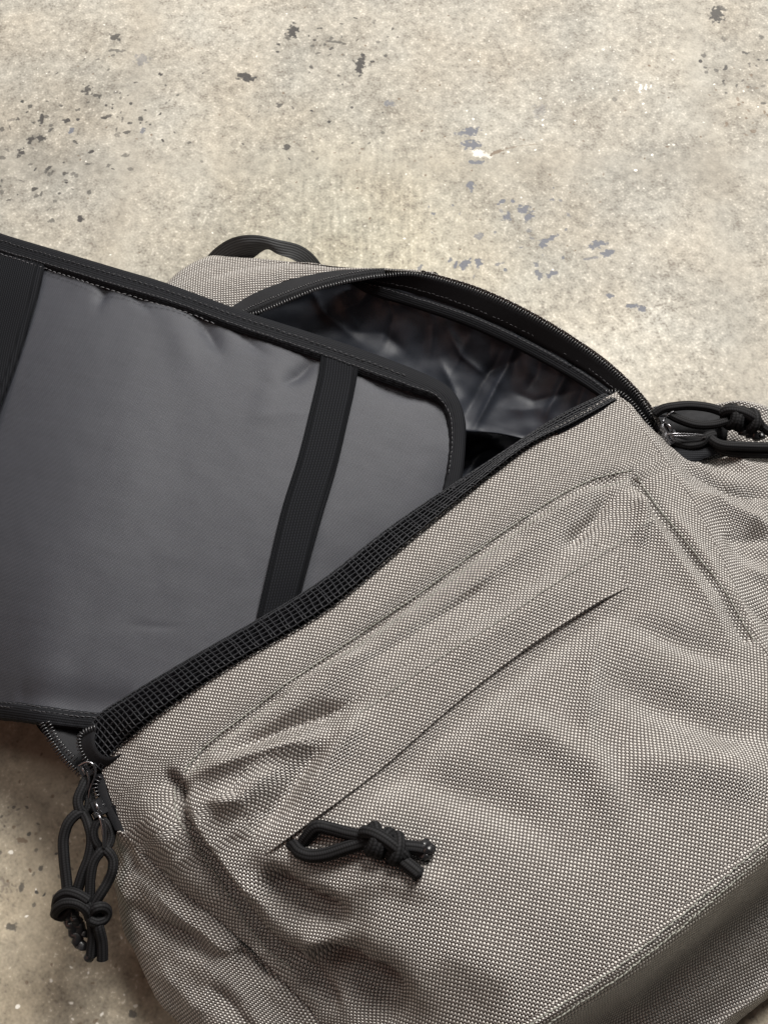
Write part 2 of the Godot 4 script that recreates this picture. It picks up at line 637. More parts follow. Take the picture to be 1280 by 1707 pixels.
func list_marks() -> void:
	# worn pale places and dingy ones
	patch_at([11.58,-14.3], 7.0, 4.2, 0.30)
	patch_at([17.18,-12.69], 6.0, 4.0, 0.16)
	patch_at([2.82,-19.78], 6.0, 3.0, 0.14)
	patch_at([-21.46,-27.11], 4.5, 4.0, -0.16)
	patch_at([-18.81,-33.09], 4.0, 3.0, -0.10)
	patch_at([23.44,-34.65], 3.0, 4.5, -0.20)
	patch_at([-2.35,-36.25], 4.5, 2.5, -0.13)
	patch_at([8.07,-25.69], 5.0, 2.5, -0.12)
	patch_at([20.1,-28.08], 4.0, 4.0, -0.10)
	patch_at([-12.24,-37.87], 5.0, 3.0, 0.12)
	patch_at([10.27,-37.87], 8.0, 3.0, -0.08)
	chip_at([-1.56,-35.29], 0.30, 0.95, 0.2, 0)
	chip_at([-8.89,-34.18], 0.62, 0.36, 0.3, 0)
	chip_at([-6.06,-38.31], 0.36, 0.62, 0.1, 0)
	chip_at([-6.39,-37.76], 0.22, 0.3, 0.1, 0, .7)
	chip_at([-17.68,-37.76], 0.42, 0.3, 0.5, 0, .9)
	chip_at([-17.44,-36.57], 0.55, 0.18, 0.1, 0, .7)
	chip_at([-19,-33.09], 0.3, 0.35, 0.4, 0, .9)
	chip_at([-18.38,-32.68], 0.35, 0.14, 0.2, 0, .8)
	chip_at([-3.15,-37.33], 0.7, 0.12, 0.2, 0, .7)
	chip_at([22.08,-39.81], 0.48, 0.75, 0.2, 0, .95)
	chip_at([22.56,-40.42], 0.4, 0.18, 0.7, 0, .8)
	chip_at([5.41,-29.6], 0.62, 0.34, -0.3, 1)
	chip_at([4.81,-29.45], 0.62, 0.16, -0.2, 1, .8)
	chip_at([5.41,-28.52], 0.6, 0.4, 0.2, 1)
	chip_at([5.7,-27.11], 0.55, 0.16, 0.1, 1)
	chip_at([5.8,-27.84], 0.42, 0.34, 0.3, 2, .6)
	chip_at([6.39,-27.69], 0.3, 0.2, 0.3, 2, .5)
	chip_at([6.99,-27.93], 0.62, 0.12, -0.5, 3, .8)
	chip_at([7.83,-28.27], 0.6, 0.06, -0.25, 3, .6)
	chip_at([9.15,-28.52], 0.8, 0.05, -0.15, 3, .45)
	chip_at([5.27,-25.26], 0.24, 0.34, 0.2, 1)
	chip_at([8.42,-23.41], 0.38, 0.4, 0.9, 1)
	chip_at([8.72,-22.91], 0.24, 0.4, 0.5, 1)
	chip_at([7.35,-22.82], 0.24, 0.36, 0.1, 1)
	chip_at([7.11,-24.01], 0.4, 0.12, -0.5, 1)
	chip_at([7.8,-24.05], 0.15, 0.15, 0, 1)
	chip_at([5.64,-21.46], 0.25, 0.3, 0.1, 1, .7)
	chip_at([8.62,-21.82], 0.16, 0.3, 0.1, 1, .6)
	chip_at([12.62,-20.8], 0.6, 0.26, -0.3, 1)
	chip_at([13.17,-20.13], 0.5, 0.24, -0.3, 1)
	chip_at([12.18,-19.78], 0.5, 0.1, -0.2, 1, .7)
	chip_at([9.43,-20.93], 0.28, 0.42, 0.6, 1)
	chip_at([9.98,-21.28], 0.34, 0.16, -0.5, 1)
	chip_at([9.78,-18.65], 0.42, 0.2, -0.5, 1)
	chip_at([9.04,-18.57], 0.2, 0.3, 0, 1, .9)
	chip_at([4.72,-19.35], 0.3, 0.4, 0.4, 1)
	chip_at([5.53,-19.43], 0.25, 0.3, 0.4, 1)
	chip_at([4.22,-19.3], 0.12, 0.24, 0.4, 1)
	chip_at([2.11,-19.09], 0.12, 0.24, 0.4, 1, .8)
	chip_at([8.91,-19.35], 0.16, 0.2, 0.4, 1, .8)
	chip_at([6.69,-19.35], 0.3, 0.1, -0.5, 1, .7)
	chip_at([14.33,-16.36], 0.4, 0.16, 0.1, 1)
	chip_at([13.04,-17.08], 0.2, 0.16, 0.1, 1)
	chip_at([14.76,-16.2], 0.24, 0.18, 0.1, 1)
	chip_at([0.3,-31.96], 0.4, 0.24, 0.3, 1, .8)
	chip_at([-15.76,-35.77], 0.5, 0.5, 0.3, 1, .5)
	chip_at([9.87,-31.3], 0.5, 0.6, 0.3, 1, .3)
	chip_at([-21.59,-30.65], 0.18, 0.5, 0, 0)
	chip_at([-22.08,-28.96], 0.2, 0.3, 0, 0)
	chip_at([-22.53,-27.89], 0.26, 0.36, 0, 0)
	chip_at([-21.42,-29.06], 0.3, 0.3, 0, 0)
	chip_at([-20.03,-30.5], 0.2, 0.2, 0, 0)
	chip_at([-19.62,-29.65], 0.2, 0.3, 0, 1)
	chip_at([-15.32,-30.65], 0.14, 0.36, 0, 0, .9)
	chip_at([-15.11,-29.65], 0.16, 0.3, 0, 1, .9)
	chip_at([-14.48,-34.5], 0.16, 0.14, 0, 0)
	chip_at([-6.04,-28.32], 0.26, 0.26, 0, 0, .9)
	chip_at([-6.66,-31.81], 0.2, 0.2, 0, 0, .8)
	chip_at([-18.24,-22.68], 0.2, 0.3, 0.4, 0)
	chip_at([16.37,-33.24], 0.12, 0.38, 0.2, 2, .9)
	chip_at([16.76,-33.35], 0.08, 0.3, 0.2, 2, .9)
	chip_at([17.07,-33.4], 0.06, 0.2, 0.2, 2, .8)
	chip_at([14.67,-32.27], 0.24, 0.2, 0.3, 0, .6)
	chip_at([-16.61,17.19], 0.25, 0.2, 0.3, 0, .8)
	chip_at([-16.42,15.48], 0.16, 0.22, 0.3, 0, .8)
	chip_at([-16.65,13.43], 0.25, 0.12, 0.3, 3, .8)
	chip_at([-10.85,20.73], 0.2, 0.2, 0.3, 0, .8)
	field_at([-21.28,-27.11], 6.0, 5.0, 55, 0.22, 0)
	field_at([-18.75,-32.57], 5.0, 4.0, 45, 0.15, 0)
	field_at([-22.54,-24.28], 4.0, 3.0, 12, 0.2, 0)
	field_at([-2.55,-37.06], 5.0, 3.0, 32, 0.16, 0)
	field_at([-7.2,-31.05], 8.0, 5.0, 26, 0.13, 0)
	field_at([23.51,-35.18], 3.0, 3.6, 30, 0.2, 0)
	field_at([22.89,-32.06], 2.6, 3.0, 24, 0.16, 3)
	field_at([8.24,-22], 7.0, 4.0, 26, 0.14, 1)
	field_at([0,-30.55], 22.0, 14.0, 120, 0.09, 3)
	field_at([0,-30.55], 24.0, 16.0, 90, 0.055, 2)
	field_at([13.77,-32.57], 10.0, 7.0, 40, 0.09, 2)
	field_at([-14.77,14.75], 5.0, 8.0, 60, 0.1, 3)
	field_at([-13.88,17.57], 5.0, 6.0, 30, 0.1, 2)
	field_at([-16.52,13.96], 2.5, 3.0, 25, 0.12, 0)

# ------------------------------------------------------------------ the bag
func thread_axis() -> Vector2:
	return Vector2(0.843, -0.538).normalized()

func front_folds() -> void:
	var F := front_fold_list
	# the pocket's seam, a shallow valley round three sides
	F.append(fold([-8.43,12.48,-7.36,11.07,-5.3,9.62,-1.97,7.23,1.51,4.73,5.44,1.69,8.99,-0.63,11.18,-1.38], -0.2, 0.26, 0.05))
	F.append(fold([-6.61,11.59,-4.32,9.98,-1.22,7.92,2,5.67,5.9,2.76,9.17,0.48], 0.16, 0.5))
	F.append(fold([11.18,-1.38,12.27,0.83,13.34,2.82,14.39,4.6,15.33,6.84], -0.22, 0.28, 0.05))
	F.append(fold([10.58,-0.63,11.5,1.18,12.52,3.23,13.56,5.14,14.41,7.23], 0.16, 0.42))
	F.append(fold([-8.63,12.28,-8.29,13.46,-6.82,15.28,-4.87,18.01,-3.49,19.08,-1.76,20.79], -0.22, 0.3, 0.05))
	F.append(fold([-7.8,12.62,-7.23,14,-5.73,15.79,-4.05,17.52], 0.18, 0.45))
	# the panel is padded along its rim
	F.append(fold([-7.46,9.62,-1.99,6.19,3.09,2.26,8.56,-1.98], 0.04, 0.7))
	# the lower layer sinks where it goes under the flap
	F.append(fold([-2.72,14.72,0,12.58,3.09,9.99,6.07,7.64,9.15,5.71,11.77,4.39], -0.2, 0.6))
	# gathers by the upper left corner of the pocket
	F.append(fold([-8.73,12.25,-8.33,12.62], -0.3, 0.36, 0.0))
	F.append(fold([-7.98,12.25,-5.2,11.5,-1.91,10.71], 0.3, 0.4))
	F.append(fold([-7.09,11.5,-4.07,10.3,-0.48,9.25], -0.3, 0.42))
	F.append(fold([-5.08,9.12,-1.96,7.87,0,6.97], 0.14, 0.4))
	F.append(fold([-2.14,10.71,-3.74,12.71,-5.27,14.75], -0.32, 0.5))
	F.append(fold([-7.21,13.17,-5.58,13.17,-4.01,11.78], 0.25, 0.45))
	F.append(fold([-0.48,9.62,-2.35,12.02,-3.47,13.86], 0.24, 0.5))
	F.append(fold([-9.78,12.76,-8.13,15.51,-6.4,17.04], 0.10, 0.6))
	# pull by the upper right corner
	F.append(fold([10.31,-0.63,9.4,0.83,7.44,2.82], -0.28, 0.42))
	F.append(fold([11.5,-0.63,11.2,1.12,10.9,2.82], 0.22, 0.35))
	F.append(fold([9.81,-0.93,7.85,0.54,5.67,2.26], 0.16, 0.4))
	F.append(fold([-1.95,8.5,0.49,6.84,3.27,5,5.35,3.65], -0.24, 0.45))
	F.append(fold([1.95,8.12,5.23,6.06,8.15,3.65], 0.15, 0.6))
	# lower panel: broad soft hollows with a ridge between
	F.append(fold([-1.17,12.25,1.41,12.48,4.18,13.4,7.29,15.2], -0.24, 0.85, 0.45))
	F.append(fold([8.28,8.37,11.08,9.62,13.37,10.47,16.44,10.71], -0.33, 0.85, 0.4))
	F.append(fold([9.73,5.8,11.64,6.64,14.93,7.87], -0.2, 0.55, 0.45))
	F.append(fold([9.28,5.27,8.37,7.87,7.94,10.35,8.04,12.95], 0.2, 0.5, 0.45))
	F.append(fold([4.3,10.35,6.19,10.83,7.98,12.25,9.16,14.75], 0.2, 0.8))
	F.append(fold([8.68,12.25,11.97,12.25,15.19,12.71], 0.24, 0.9))
	F.append(fold([-1.8,16.5,0,16.07,2.69,16.71], 0.14, 0.6))
	F.append(fold([-5.09,15.84,-3.2,17.04,-1.14,17.69], -0.42, 0.55))
	F.append(fold([-3.62,18.11,-1.8,18.54,0,19.78], 0.22, 0.5))
	F.append(fold([-3.37,18.75,-1.34,19.27,0.88,20.99], -0.6, 0.75))
	F.append(fold([12.1,-0.04,13.82,3.09,15.19,6.06], 0.18, 0.5))
	F.append(fold([1.77,18.18,3.51,19,5.21,19.81], 0.12, 1.0))

func remember_front(g: Grid) -> void:
	var cnt := {}
	for k in g.p.size():
		var p := g.p[k]
		var key := Vector2i(int(floor(p.x / FRONT_CELL)), int(floor(p.z / FRONT_CELL)))
		front_top[key] = front_top.get(key, 0.0) + p.y
		cnt[key] = cnt.get(key, 0) + 1
	for key in cnt:
		front_top[key] /= cnt[key]

func cell_y(i: int, j: int) -> float:
	for r in 5:
		for dj in range(-r, r + 1):
			for di in range(-r, r + 1):
				var k := Vector2i(i + di, j + dj)
				if front_top.has(k):
					return front_top[k]
	return 8.0

func front_y(x: float, z: float) -> float:
	# height of the front panel above a plan point
	var fx := x / FRONT_CELL - 0.5
	var fz := z / FRONT_CELL - 0.5
	var i := int(floor(fx))
	var j := int(floor(fz))
	var a := lerpf(cell_y(i, j), cell_y(i + 1, j), fx - i)
	var b := lerpf(cell_y(i, j + 1), cell_y(i + 1, j + 1), fx - i)
	return lerpf(a, b, fz - j)

func on_front(p: PackedVector3Array, lift: float) -> PackedVector3Array:
	var o := PackedVector3Array()
	for q in p:
		o.append(Vector3(q.x, front_y(q.x, q.z) + lift, q.z))
	return o

func stitches(path: PackedVector3Array, pitch: float, r: float, sway := 0.0, fill := 0.72, dip := 0.02) -> Soup:
	# thread showing as short raised bars
	var s := Soup.new()
	var n := int(length_of(path) / pitch)
	var e := even(path, n * 2)
	for k in n:
		var a := e[k * 2]
		var b := e[k * 2 + 2]
		var side := (b - a).cross(Vector3.UP).normalized()
		b = a + (b - a) * fill
		a += side * rng.randf_range(-sway, sway)
		b += side * rng.randf_range(-sway, sway)
		var m := (a + b) * 0.5 + Vector3.UP * r * 0.6
		s.tube(PackedVector3Array([a + Vector3.DOWN * dip, a.lerp(m, 0.6), m.lerp(b, 0.4), b + Vector3.DOWN * dip]), r, 4)
	return s

func teeth(s: Soup, path: PackedVector3Array, pitch: float, reach: float, inward: Vector3, size: float) -> void:
	# coil teeth across the edge of the tape
	var n := int(length_of(path) / pitch)
	var e := even(path, n)
	for k in n:
		var d := (e[k + 1] - e[k]).normalized()
		var side := d.cross(Vector3.UP).normalized()
		if side.dot(inward) < 0.0:
			side = -side
		var up := side.cross(d).normalized()
		if up.y < 0.0:
			up = -up
		var wob := d * rng.randf_range(-0.012, 0.012)
		s.tube(PackedVector3Array([e[k] - side * reach + wob - up * size * 0.6, e[k] - side * reach * 0.4 + up * size * 0.9, e[k] + side * reach * 0.5 + up * size * 0.8 + wob, e[k] + side * reach - up * size * 0.4]), size, 5)

func cord_path(a: Array, n: int) -> PackedVector3Array:
	return even(pts(a), n)

func rope(s: Soup, a: PackedVector3Array, r: float, n := 60, flat := 0.9) -> void:
	s.tube(even(a, n), r, 12, flat, true, 1.0)

func knot(s: Soup, c: Vector3, axis: Vector3, r: float, big: float, turns: int, tilt: float) -> void:
	# turns of cord wrapped round the two legs, each a little askew, and one crossing strand
	var d := axis.normalized()
	var side := d.cross(Vector3.UP).normalized()
	var up := side.cross(d).normalized()
	if up.y < 0.0:
		up = -up
	for k in turns:
		var p := PackedVector3Array()
		var shift := (k - (turns - 1) * 0.5) * r * 1.75
		for i in 37:
			var a := TAU * i / 36.0
			var t := tilt * (1.0 if k % 2 == 0 else -0.6)
			p.append(c + d * (shift + sin(a + 0.6) * big * t) + side * cos(a) * big + up * sin(a) * big * 0.78)
		s.tube(p, r, 10, 1.0, false)
	var q := PackedVector3Array()
	for i in 25:
		var a := PI * (i / 24.0) - 0.15
		q.append(c + d * (cos(a) * (r * turns * 0.95 + 0.1)) + side * (0.35 * big * cos(a * 1.4)) + up * (sin(a) * big * 1.0))
	s.tube(q, r, 10)

func ring(path: PackedVector3Array, r: float, n := 48) -> Soup:
	var s := Soup.new()
	s.tube(even(path, n), r, 8)
	return s

func slider(at: Vector3, d: Vector3, up: Vector3, k: float, parent: Node, label: String) -> MeshInstance3D:
	# the metal runner: a waisted body, two wings and the bridge that carries the pull
	var s := Soup.new()
	var x := d.normalized()
	var y := (up - x * up.dot(x)).normalized()
	var z := x.cross(y)
	s.box(at, x * 0.42 * k, y * 0.09 * k, z * 0.3 * k, 0.8)
	s.box(at + x * 0.28 * k + y * 0.02, x * 0.14 * k, y * 0.08 * k, z * 0.38 * k, 0.75)
	s.box(at + y * -0.16 * k, x * 0.40 * k, y * 0.05 * k, z * 0.32 * k, 0.9)
	var b := PackedVector3Array()
	for i in 13:
		var a := PI * i / 12.0
		b.append(at + x * cos(a) * 0.3 * k + y * (0.06 + sin(a) * 0.24) * k)
	s.tube(b, 0.065 * k, 8, 1.0)
	return part("zipper_slider", soup_mesh(s), M.metal, parent, label)

func build_bag() -> Node3D:
	var bag := thing("backpack", "taupe woven backpack lying open on the concrete with its front panel unzipped", "backpack")
	var axis := thread_axis()
	front_folds()
	# --- front panel
	var rows := [
		[-12.13,5.1,11.22,-11.1,5.9,10.48,-9.5,6.9,9.6,-6.59,7.7,7.73,-2.06,8.1,4.99,1.58,8.1,1.58,6.4,7.9,-2.66,9.09,7.5,-4.56,11.39,6.9,-6.23],
		[-11.93,5.6,11.45,-10.92,6.4,10.72,-9.36,7.4,9.85,-6.48,8.2,8.01,-2.02,8.6,5.31,1.56,8.6,1.94,6.32,8.4,-2.24,8.96,8,-4.11,11.23,7.4,-5.76],
		[-10.61,5.6,14.04,-9.11,7,13.45,-7.3,8.1,12.65,-4.48,8.7,11.02,-0.35,9,8.74,3.1,9,5.97,7.67,8.9,2.42,10.58,8.6,0.59,13.32,7.8,-1.23],
		[-9.05,5.5,15.42,-7.37,7,14.89,-5.44,8.3,14.16,-2.77,8.9,12.75,0.94,9.1,10.83,4.12,9.2,8.56,8.39,9.1,5.45,11.39,8.9,3.63,14.39,8,1.68],
		[-7.08,5.4,16.94,-5.33,7,16.41,-3.43,8.5,15.7,-1,9.2,14.48,2.19,9.5,12.9,5.01,9.5,11.02,8.9,9.4,8.28,11.89,9.2,6.39,15,8.3,4.33],
		[-4.77,5.1,18.92,-2.97,6.9,18.38,-1.11,8.5,17.67,1.08,9.4,16.63,3.77,9.8,15.37,6.22,9.9,13.9,9.73,9.8,11.54,12.72,9.6,9.63,15.98,8.6,7.49],
		[-2.6,4.6,20.98,-0.76,6.6,20.36,1.04,8.4,19.57,2.98,9.5,18.63,5.16,10.1,17.6,7.26,10.3,16.44,10.39,10.3,14.36,13.37,10.1,12.37,16.78,9,10.11],
		[0,4,24.14,1.77,6.6,23.2,3.45,8.2,22.17,5.09,9.4,21.13,6.79,9.9,20.13,8.5,10.3,19.07,11.27,10.4,17.06,14.26,10.2,14.82,17.76,9.2,12.29]
	]
	var g := net(rows, 330, 270)
	for f in front_fold_list:
		f[1] *= 2.4
	crease(g, front_fold_list, 0.0, 0.0)
	cloth_uv(g, axis)
	crease(g, [], 0.035, 0.01)
	remember_front(g)
	var front := part("front_panel", grid_mesh(g), M.taupe, bag)
	# stitching round the pocket, two rows
	var st := Soup.new()
	for off in [-5.0, 6.0]:
		pass
	for line in [
		[-8.27,9,12.16,-7.28,9,10.93,-5.31,9,9.44,-1.97,9,7.05,1.51,9,4.54,5.45,9,1.49,9.01,9,-0.84,11.25,9,-1.59],
		[-7.96,9,12.48,-7.11,9,11.31,-5.19,9,9.84,-1.82,9,7.44,1.66,9,4.95,5.58,9,1.92,9.07,9,-0.33,10.93,9,-1.05],
		[11.35,9,-1.47,12.39,9,0.72,13.5,9,2.71,14.55,9,4.49,15.54,9,6.74],
		[-8.53,9,12.39,-8.24,9,13.68,-6.9,8.5,15.44,-5.02,8,18.07,-3.62,8,19.16]]:
		var q := stitches(on_front(even(pts(line), 120), 0.025), 0.21, 0.026, 0.012)
		append_soup(st, q)
	part("stitching", soup_mesh(st), M.thread_green, front, "", true)
	# --- the flap over the pocket's opening
	var pf := net([
		[-7.28,9,12.2,-5.01,9,10.49,-1.95,9,8.53,1.99,9,5.96,5.35,9,3.65,8.31,9,1.41,11.02,9,0.25],
		[-6.67,9,13.68,-4.46,9,12.25,-1.44,9,10.11,2.46,9,7.36,5.77,9,5.16,8.84,9,2.96,11.5,9,1.97],
		[-5.64,9,15.42,-3.23,9,13.9,-0.59,9,11.97,2.9,9,9.07,5.94,9,6.74,9.07,9,4.73,11.79,9,3.37],
		[-5.39,9,15.76,-2.95,9,14.22,-0.33,9,12.25,3.09,9,9.32,6.12,9,7,9.25,9,5.03,11.91,9,3.7]], 260, 120)
	for j in pf.h:
		var t := float(j) / (pf.h - 1)
		for i in pf.w:
			var p := pf.p[j * pf.w + i]
			var u := float(i) / (pf.w - 1)
			var lift := lerpf(-0.12, 0.13, smoothstep(0.0, 0.45, t)) + 0.04 * smoothstep(0.75, 0.95, t)
			lift += 0.05 * sin(u * 9.0 + 1.0) * smoothstep(0.6, 0.95, t)
			lift -= 0.15 * smoothstep(0.965, 1.0, t)
			lift = lerpf(-0.14, lift, smoothstep(0.0, 0.13, u) * smoothstep(0.0, 0.2, 1.0 - u))
			pf.p[j * pf.w + i] = Vector3(p.x, front_y(p.x, p.z) + lift, p.z)
	pf.normals()
	cloth_uv(pf, axis)
	for k in pf.uv.size():
		pf.uv[k] += Vector2(1.7, 0.9)
	var flap := part("pocket_flap", grid_mesh(pf), M.taupe, bag)
	var st2 := stitches(on_front(even(pts([-0.96,9,9.86,1.96,9,7.82,4.98,9,5.96,8.41,9,3.51,11.7,9,1.29]), 120), 0.19), 0.25, 0.016, 0.01)
	part("stitching", soup_mesh(st2), M.thread_green, flap, "", true)
	# --- mesh band along the top edge of the front panel
	var ra := [[-11.8,5.4,11.51,-10.96,6.2,10.77,-9.42,7.2,9.85,-6.51,8,8,-2.03,8.5,5.33,1.57,8.5,1.95,6.33,8.3,-2.23,8.98,7.9,-4.11,11.1,7.3,-5.69]]
	var band := net([
		[-11.81,4.9,11.46,-10.92,5.8,10.74,-9.4,6.8,9.8,-6.48,7.5,7.91,-1.97,8,5.2,1.66,8,1.79,6.48,7.8,-2.43,9.16,7.4,-4.33,11.25,6.9,-5.93],
		[-11.94,5.7,11.4,-11.1,6.5,10.49,-9.81,7.6,9.65,-6.88,8.45,7.88,-2.39,8.9,5.18,1.3,8.9,1.93,5.98,8.75,-2.2,8.68,8.3,-3.98,10.92,7.6,-5.61],
		[-12.31,5.8,11.04,-11.67,6.5,9.88,-10.36,7.35,9.08,-7.39,8.1,7.39,-2.8,8.5,4.57,0.89,8.6,1.54,5.56,8.6,-2.19,8.39,8,-4.27,10.75,7.4,-5.86],
		[-12.78,5.6,10.49,-12.28,6.1,9.32,-10.97,6.6,8.51,-7.92,7.35,6.83,-3.17,7.8,4,0.51,7.95,0.99,5.17,8,-2.39,8.16,7.5,-4.72,10.55,7.1,-6.21],
		[-12.95,5,10.3,-12.46,5.2,9.14,-11.11,5.8,8.34,-8.03,6.2,6.55,-3.17,6.6,3.63,0.6,6.7,0.57,5.42,6.5,-2.96,8.44,6.2,-5.27,10.85,6,-6.74]], 300, 24)
	var back := Grid.new()
	back.w = band.w
	back.h = band.h
	back.p = band.p.duplicate()
	for k in back.p.size():
		back.p[k] -= band.n[k] * (0.13 if band.n[k].y > 0.0 else -0.13)
	back.normals()
	strip_uv(back)
	var trim := part("mesh_trim", grid_mesh(back), M.black, bag)
	var ms := Soup.new()
	var mid_row := PackedVector3Array(Array(band.p).slice(band.w * 12, band.w * 13))
	var span := length_of(mid_row)
	var n_cross := int(span / 0.25)
	var run := 0.0
	var next := 0.0
	for a in band.w - 1:
		run += mid_row[a + 1].distance_to(mid_row[a])
		if run < next:
			continue
		next += span / n_cross
		var q := PackedVector3Array()
		for j in band.h:
			var skew := clampf(a + (j - 12) * 0.06 + 0.2 * sin(a * 0.7 + j * 0.35), 0.0, band.w - 1.001)
			var i := int(skew)
			q.append(band.at(i, j).lerp(band.at(i + 1, j), skew - i))
		ms.tube(q, 0.03, 4, 1.0, false)
	for r in 13:
		var q := PackedVector3Array()
		var row := float(r) / 12.0 * (band.h - 1)
		for i in range(0, band.w, 1):
			var rr := clampf(row + 0.16 * sin(i * 1.1 + r), 0.0, band.h - 1.001)
			var j := int(rr)
			q.append(band.at(i, j).lerp(band.at(i, j + 1), rr - j))
		ms.tube(q, 0.03, 4, 1.0, false)
	part("mesh_strands", soup_mesh(ms), M.mesh, trim, "", true)
	var cap := strip(pts([-13.13,5.7,9.94,-12.95,5.7,10.56,-12.45,5.6,11.15,-11.74,5.5,11.38,-11.16,5.7,11.17]), pts([-12.15,6.3,9.57,-12.17,6.3,10.34,-11.89,6.2,10.82,-11.47,6.2,10.98,-10.93,6.4,10.87]), 40, 10, 0.08)
	part("corner_tape", grid_mesh(cap), M.tape, trim)
	# --- left side panel, rolling down to the floor
	var left := net([
		[-10.86,5.2,13.71,-10.39,5,13.78,-9.54,4.9,14.59,-8.08,4.8,15.53,-6.79,4.7,16.6,-5.59,4.5,17.83,-3.98,4.2,18.99,-2.3,4,20.65,0.33,3.6,23.86],
		[-11,5.6,13.92,-10.61,5.6,14.04,-9.73,5.5,14.95,-8.29,5.45,15.93,-7.02,5.3,16.98,-5.84,5.1,18.19,-4.26,4.8,19.37,-2.61,4.5,20.98,0,4,24.14],
		[-11.22,5,13.97,-10.87,5,14.45,-10.18,5,15.46,-8.91,4.9,16.64,-7.72,4.8,17.72,-6.61,4.6,18.88,-5.17,4.4,20.11,-3.56,4.1,21.63,-1.16,3.8,24.36],
		[-11.44,4.2,14.05,-11.2,4.2,14.93,-10.63,4.2,16.18,-9.76,4,17.38,-8.71,3.8,18.52,-7.7,3.7,19.69,-6.62,3.6,20.89,-5.01,3.4,22.5,-2.58,3.2,24.81],
		[-11.66,3.4,14.18,-11.57,3,15.42,-11.14,2.6,17.17,-10.48,2.4,18.44,-9.8,2.2,19.6,-9.07,2.1,20.52,-8.35,2,21.24,-6.69,2,23.19,-4.06,2,25.53],
		[-11.85,1.6,14.18,-11.7,1.2,15.41,-11.23,0.9,17.14,-10.5,0.8,18.41,-9.79,0.7,19.56,-9,0.6,20.5,-8.23,0.6,21.25,-6.52,0.6,23.25,-3.93,0.6,25.65],
		[-11.5,0.3,14,-11.25,0.1,15.29,-10.71,0.05,17.07,-10.02,0.05,18.32,-9.18,0.05,19.54,-8.32,0.05,20.49,-7.59,0.05,21.25,-5.83,0.05,23.27,-3.22,0.05,25.7]], 170, 120)
	crease(left, [
		fold([-10.78,16.48,-9.58,17.41,-8.06,18.05,-6.66,18.91], -0.42, 0.34), fold([-9.95,15.78,-8.37,16.95,-7.08,17.88,-5.55,19.01], 0.22, 0.35),
		fold([-11.34,15.02,-10.87,15.98,-10.37,16.74], 0.2, 0.3), fold([-6.32,18.55,-5.09,18.78,-4.09,19.67], -0.35, 0.35),
		fold([-9.39,18.73,-8.31,19.87,-7.01,20.98], 0.2, 0.5), fold([-7.27,19.66,-6.25,20.54,-4.98,21.84], -0.3, 0.4),
		fold([-10.77,14.12,-10.43,15.09,-10.26,15.8], -0.2, 0.28)], 0.08, 0.02)
	cloth_uv(left, Vector2(0.2, -0.98).normalized(), 0.8, 3.0)
	part("side_panel", grid_mesh(left), M.taupe, bag)
	# --- right side panel
	var right := net([
		[10.77,6.85,-5.89,12.91,7.25,-1.32,14.01,7.45,1.61,14.65,7.75,4.29,15.65,8.05,7.47,16.48,8.45,10.11,17.49,8.65,12.32],
		[11.3,7.34,-5.83,13.39,7.74,-1.29,14.47,7.94,1.62,15.08,8.24,4.28,16.05,8.54,7.45,16.85,8.94,10.07,17.83,9.14,12.26],
		[13.11,6.5,-4.18,14.45,6.9,-1.93,15.59,7.2,0.94,16.33,7.3,3.47,17.47,7.2,6.52,18.61,7,8.98,19.89,6.6,11.11],
		[14.51,5.9,-3.21,16.31,6.5,-2.14,17.33,6.9,0.39,18.01,7,2.78,19.1,6.8,5.63,20.31,6.3,8.06,21.66,5.8,10.12],
		[17.55,5.6,-3.82,18.58,6.1,-2.56,19.35,6.4,-0.23,20.07,6.4,2.01,21.15,6.1,4.91,22.41,5.5,7.21,23.77,5,9.35],
		[21.23,4.7,-4.57,21.66,5.2,-3.02,22.06,5.4,-0.86,22.55,5.3,1.25,23.51,5,4.09,24.65,4.4,6.46,25.99,4,8.56],
		[24.66,2.6,-5.92,25.22,2.8,-4.43,25.32,3,-2.24,25.75,3,0.03,26.38,2.8,3,27.43,2.4,5.56,28.53,2,7.76],
		[26.18,0.05,-6.94,26.91,0.05,-5.7,27.12,0.05,-3.5,27.57,0.05,-1.1,28.12,0.05,2.12,28.99,0.05,4.95,29.9,0.05,7.36]], 150, 150)
	crease(right, [
		fold([13.73,-2.64,15.1,-1.89,16.13,-1.2,18.03,-0.89], 0.55, 0.3), fold([13.86,-0.77,15.15,-0.04,17.75,0.99], -0.75, 0.5), fold([14.9,1.3,16.23,1.45,17.88,1.3], 0.3, 0.4), fold([15.48,3.05,16.52,3.19,17.79,3.62], -0.3, 0.4), fold([15.42,4.46,16.48,5.3,17.49,5.57], 0.3, 0.35),
		fold([15.29,-3.21,15.8,-2.73,17.17,-2.41], 0.16, 0.4), fold([16.46,-4.12,17.05,-3.15,17.08,-2.35], -0.2, 0.3),
		fold([15.06,1.68,16.59,2.26,17.67,2.26], 0.2, 0.5), fold([14.94,-1.63,14.92,-2.57,14.71,-3.2], -0.14, 0.2)], 0.07, 0.02)
	cloth_uv(right, Vector2(0.95, 0.3).normalized())
	part("side_panel", grid_mesh(right), M.taupe, bag)
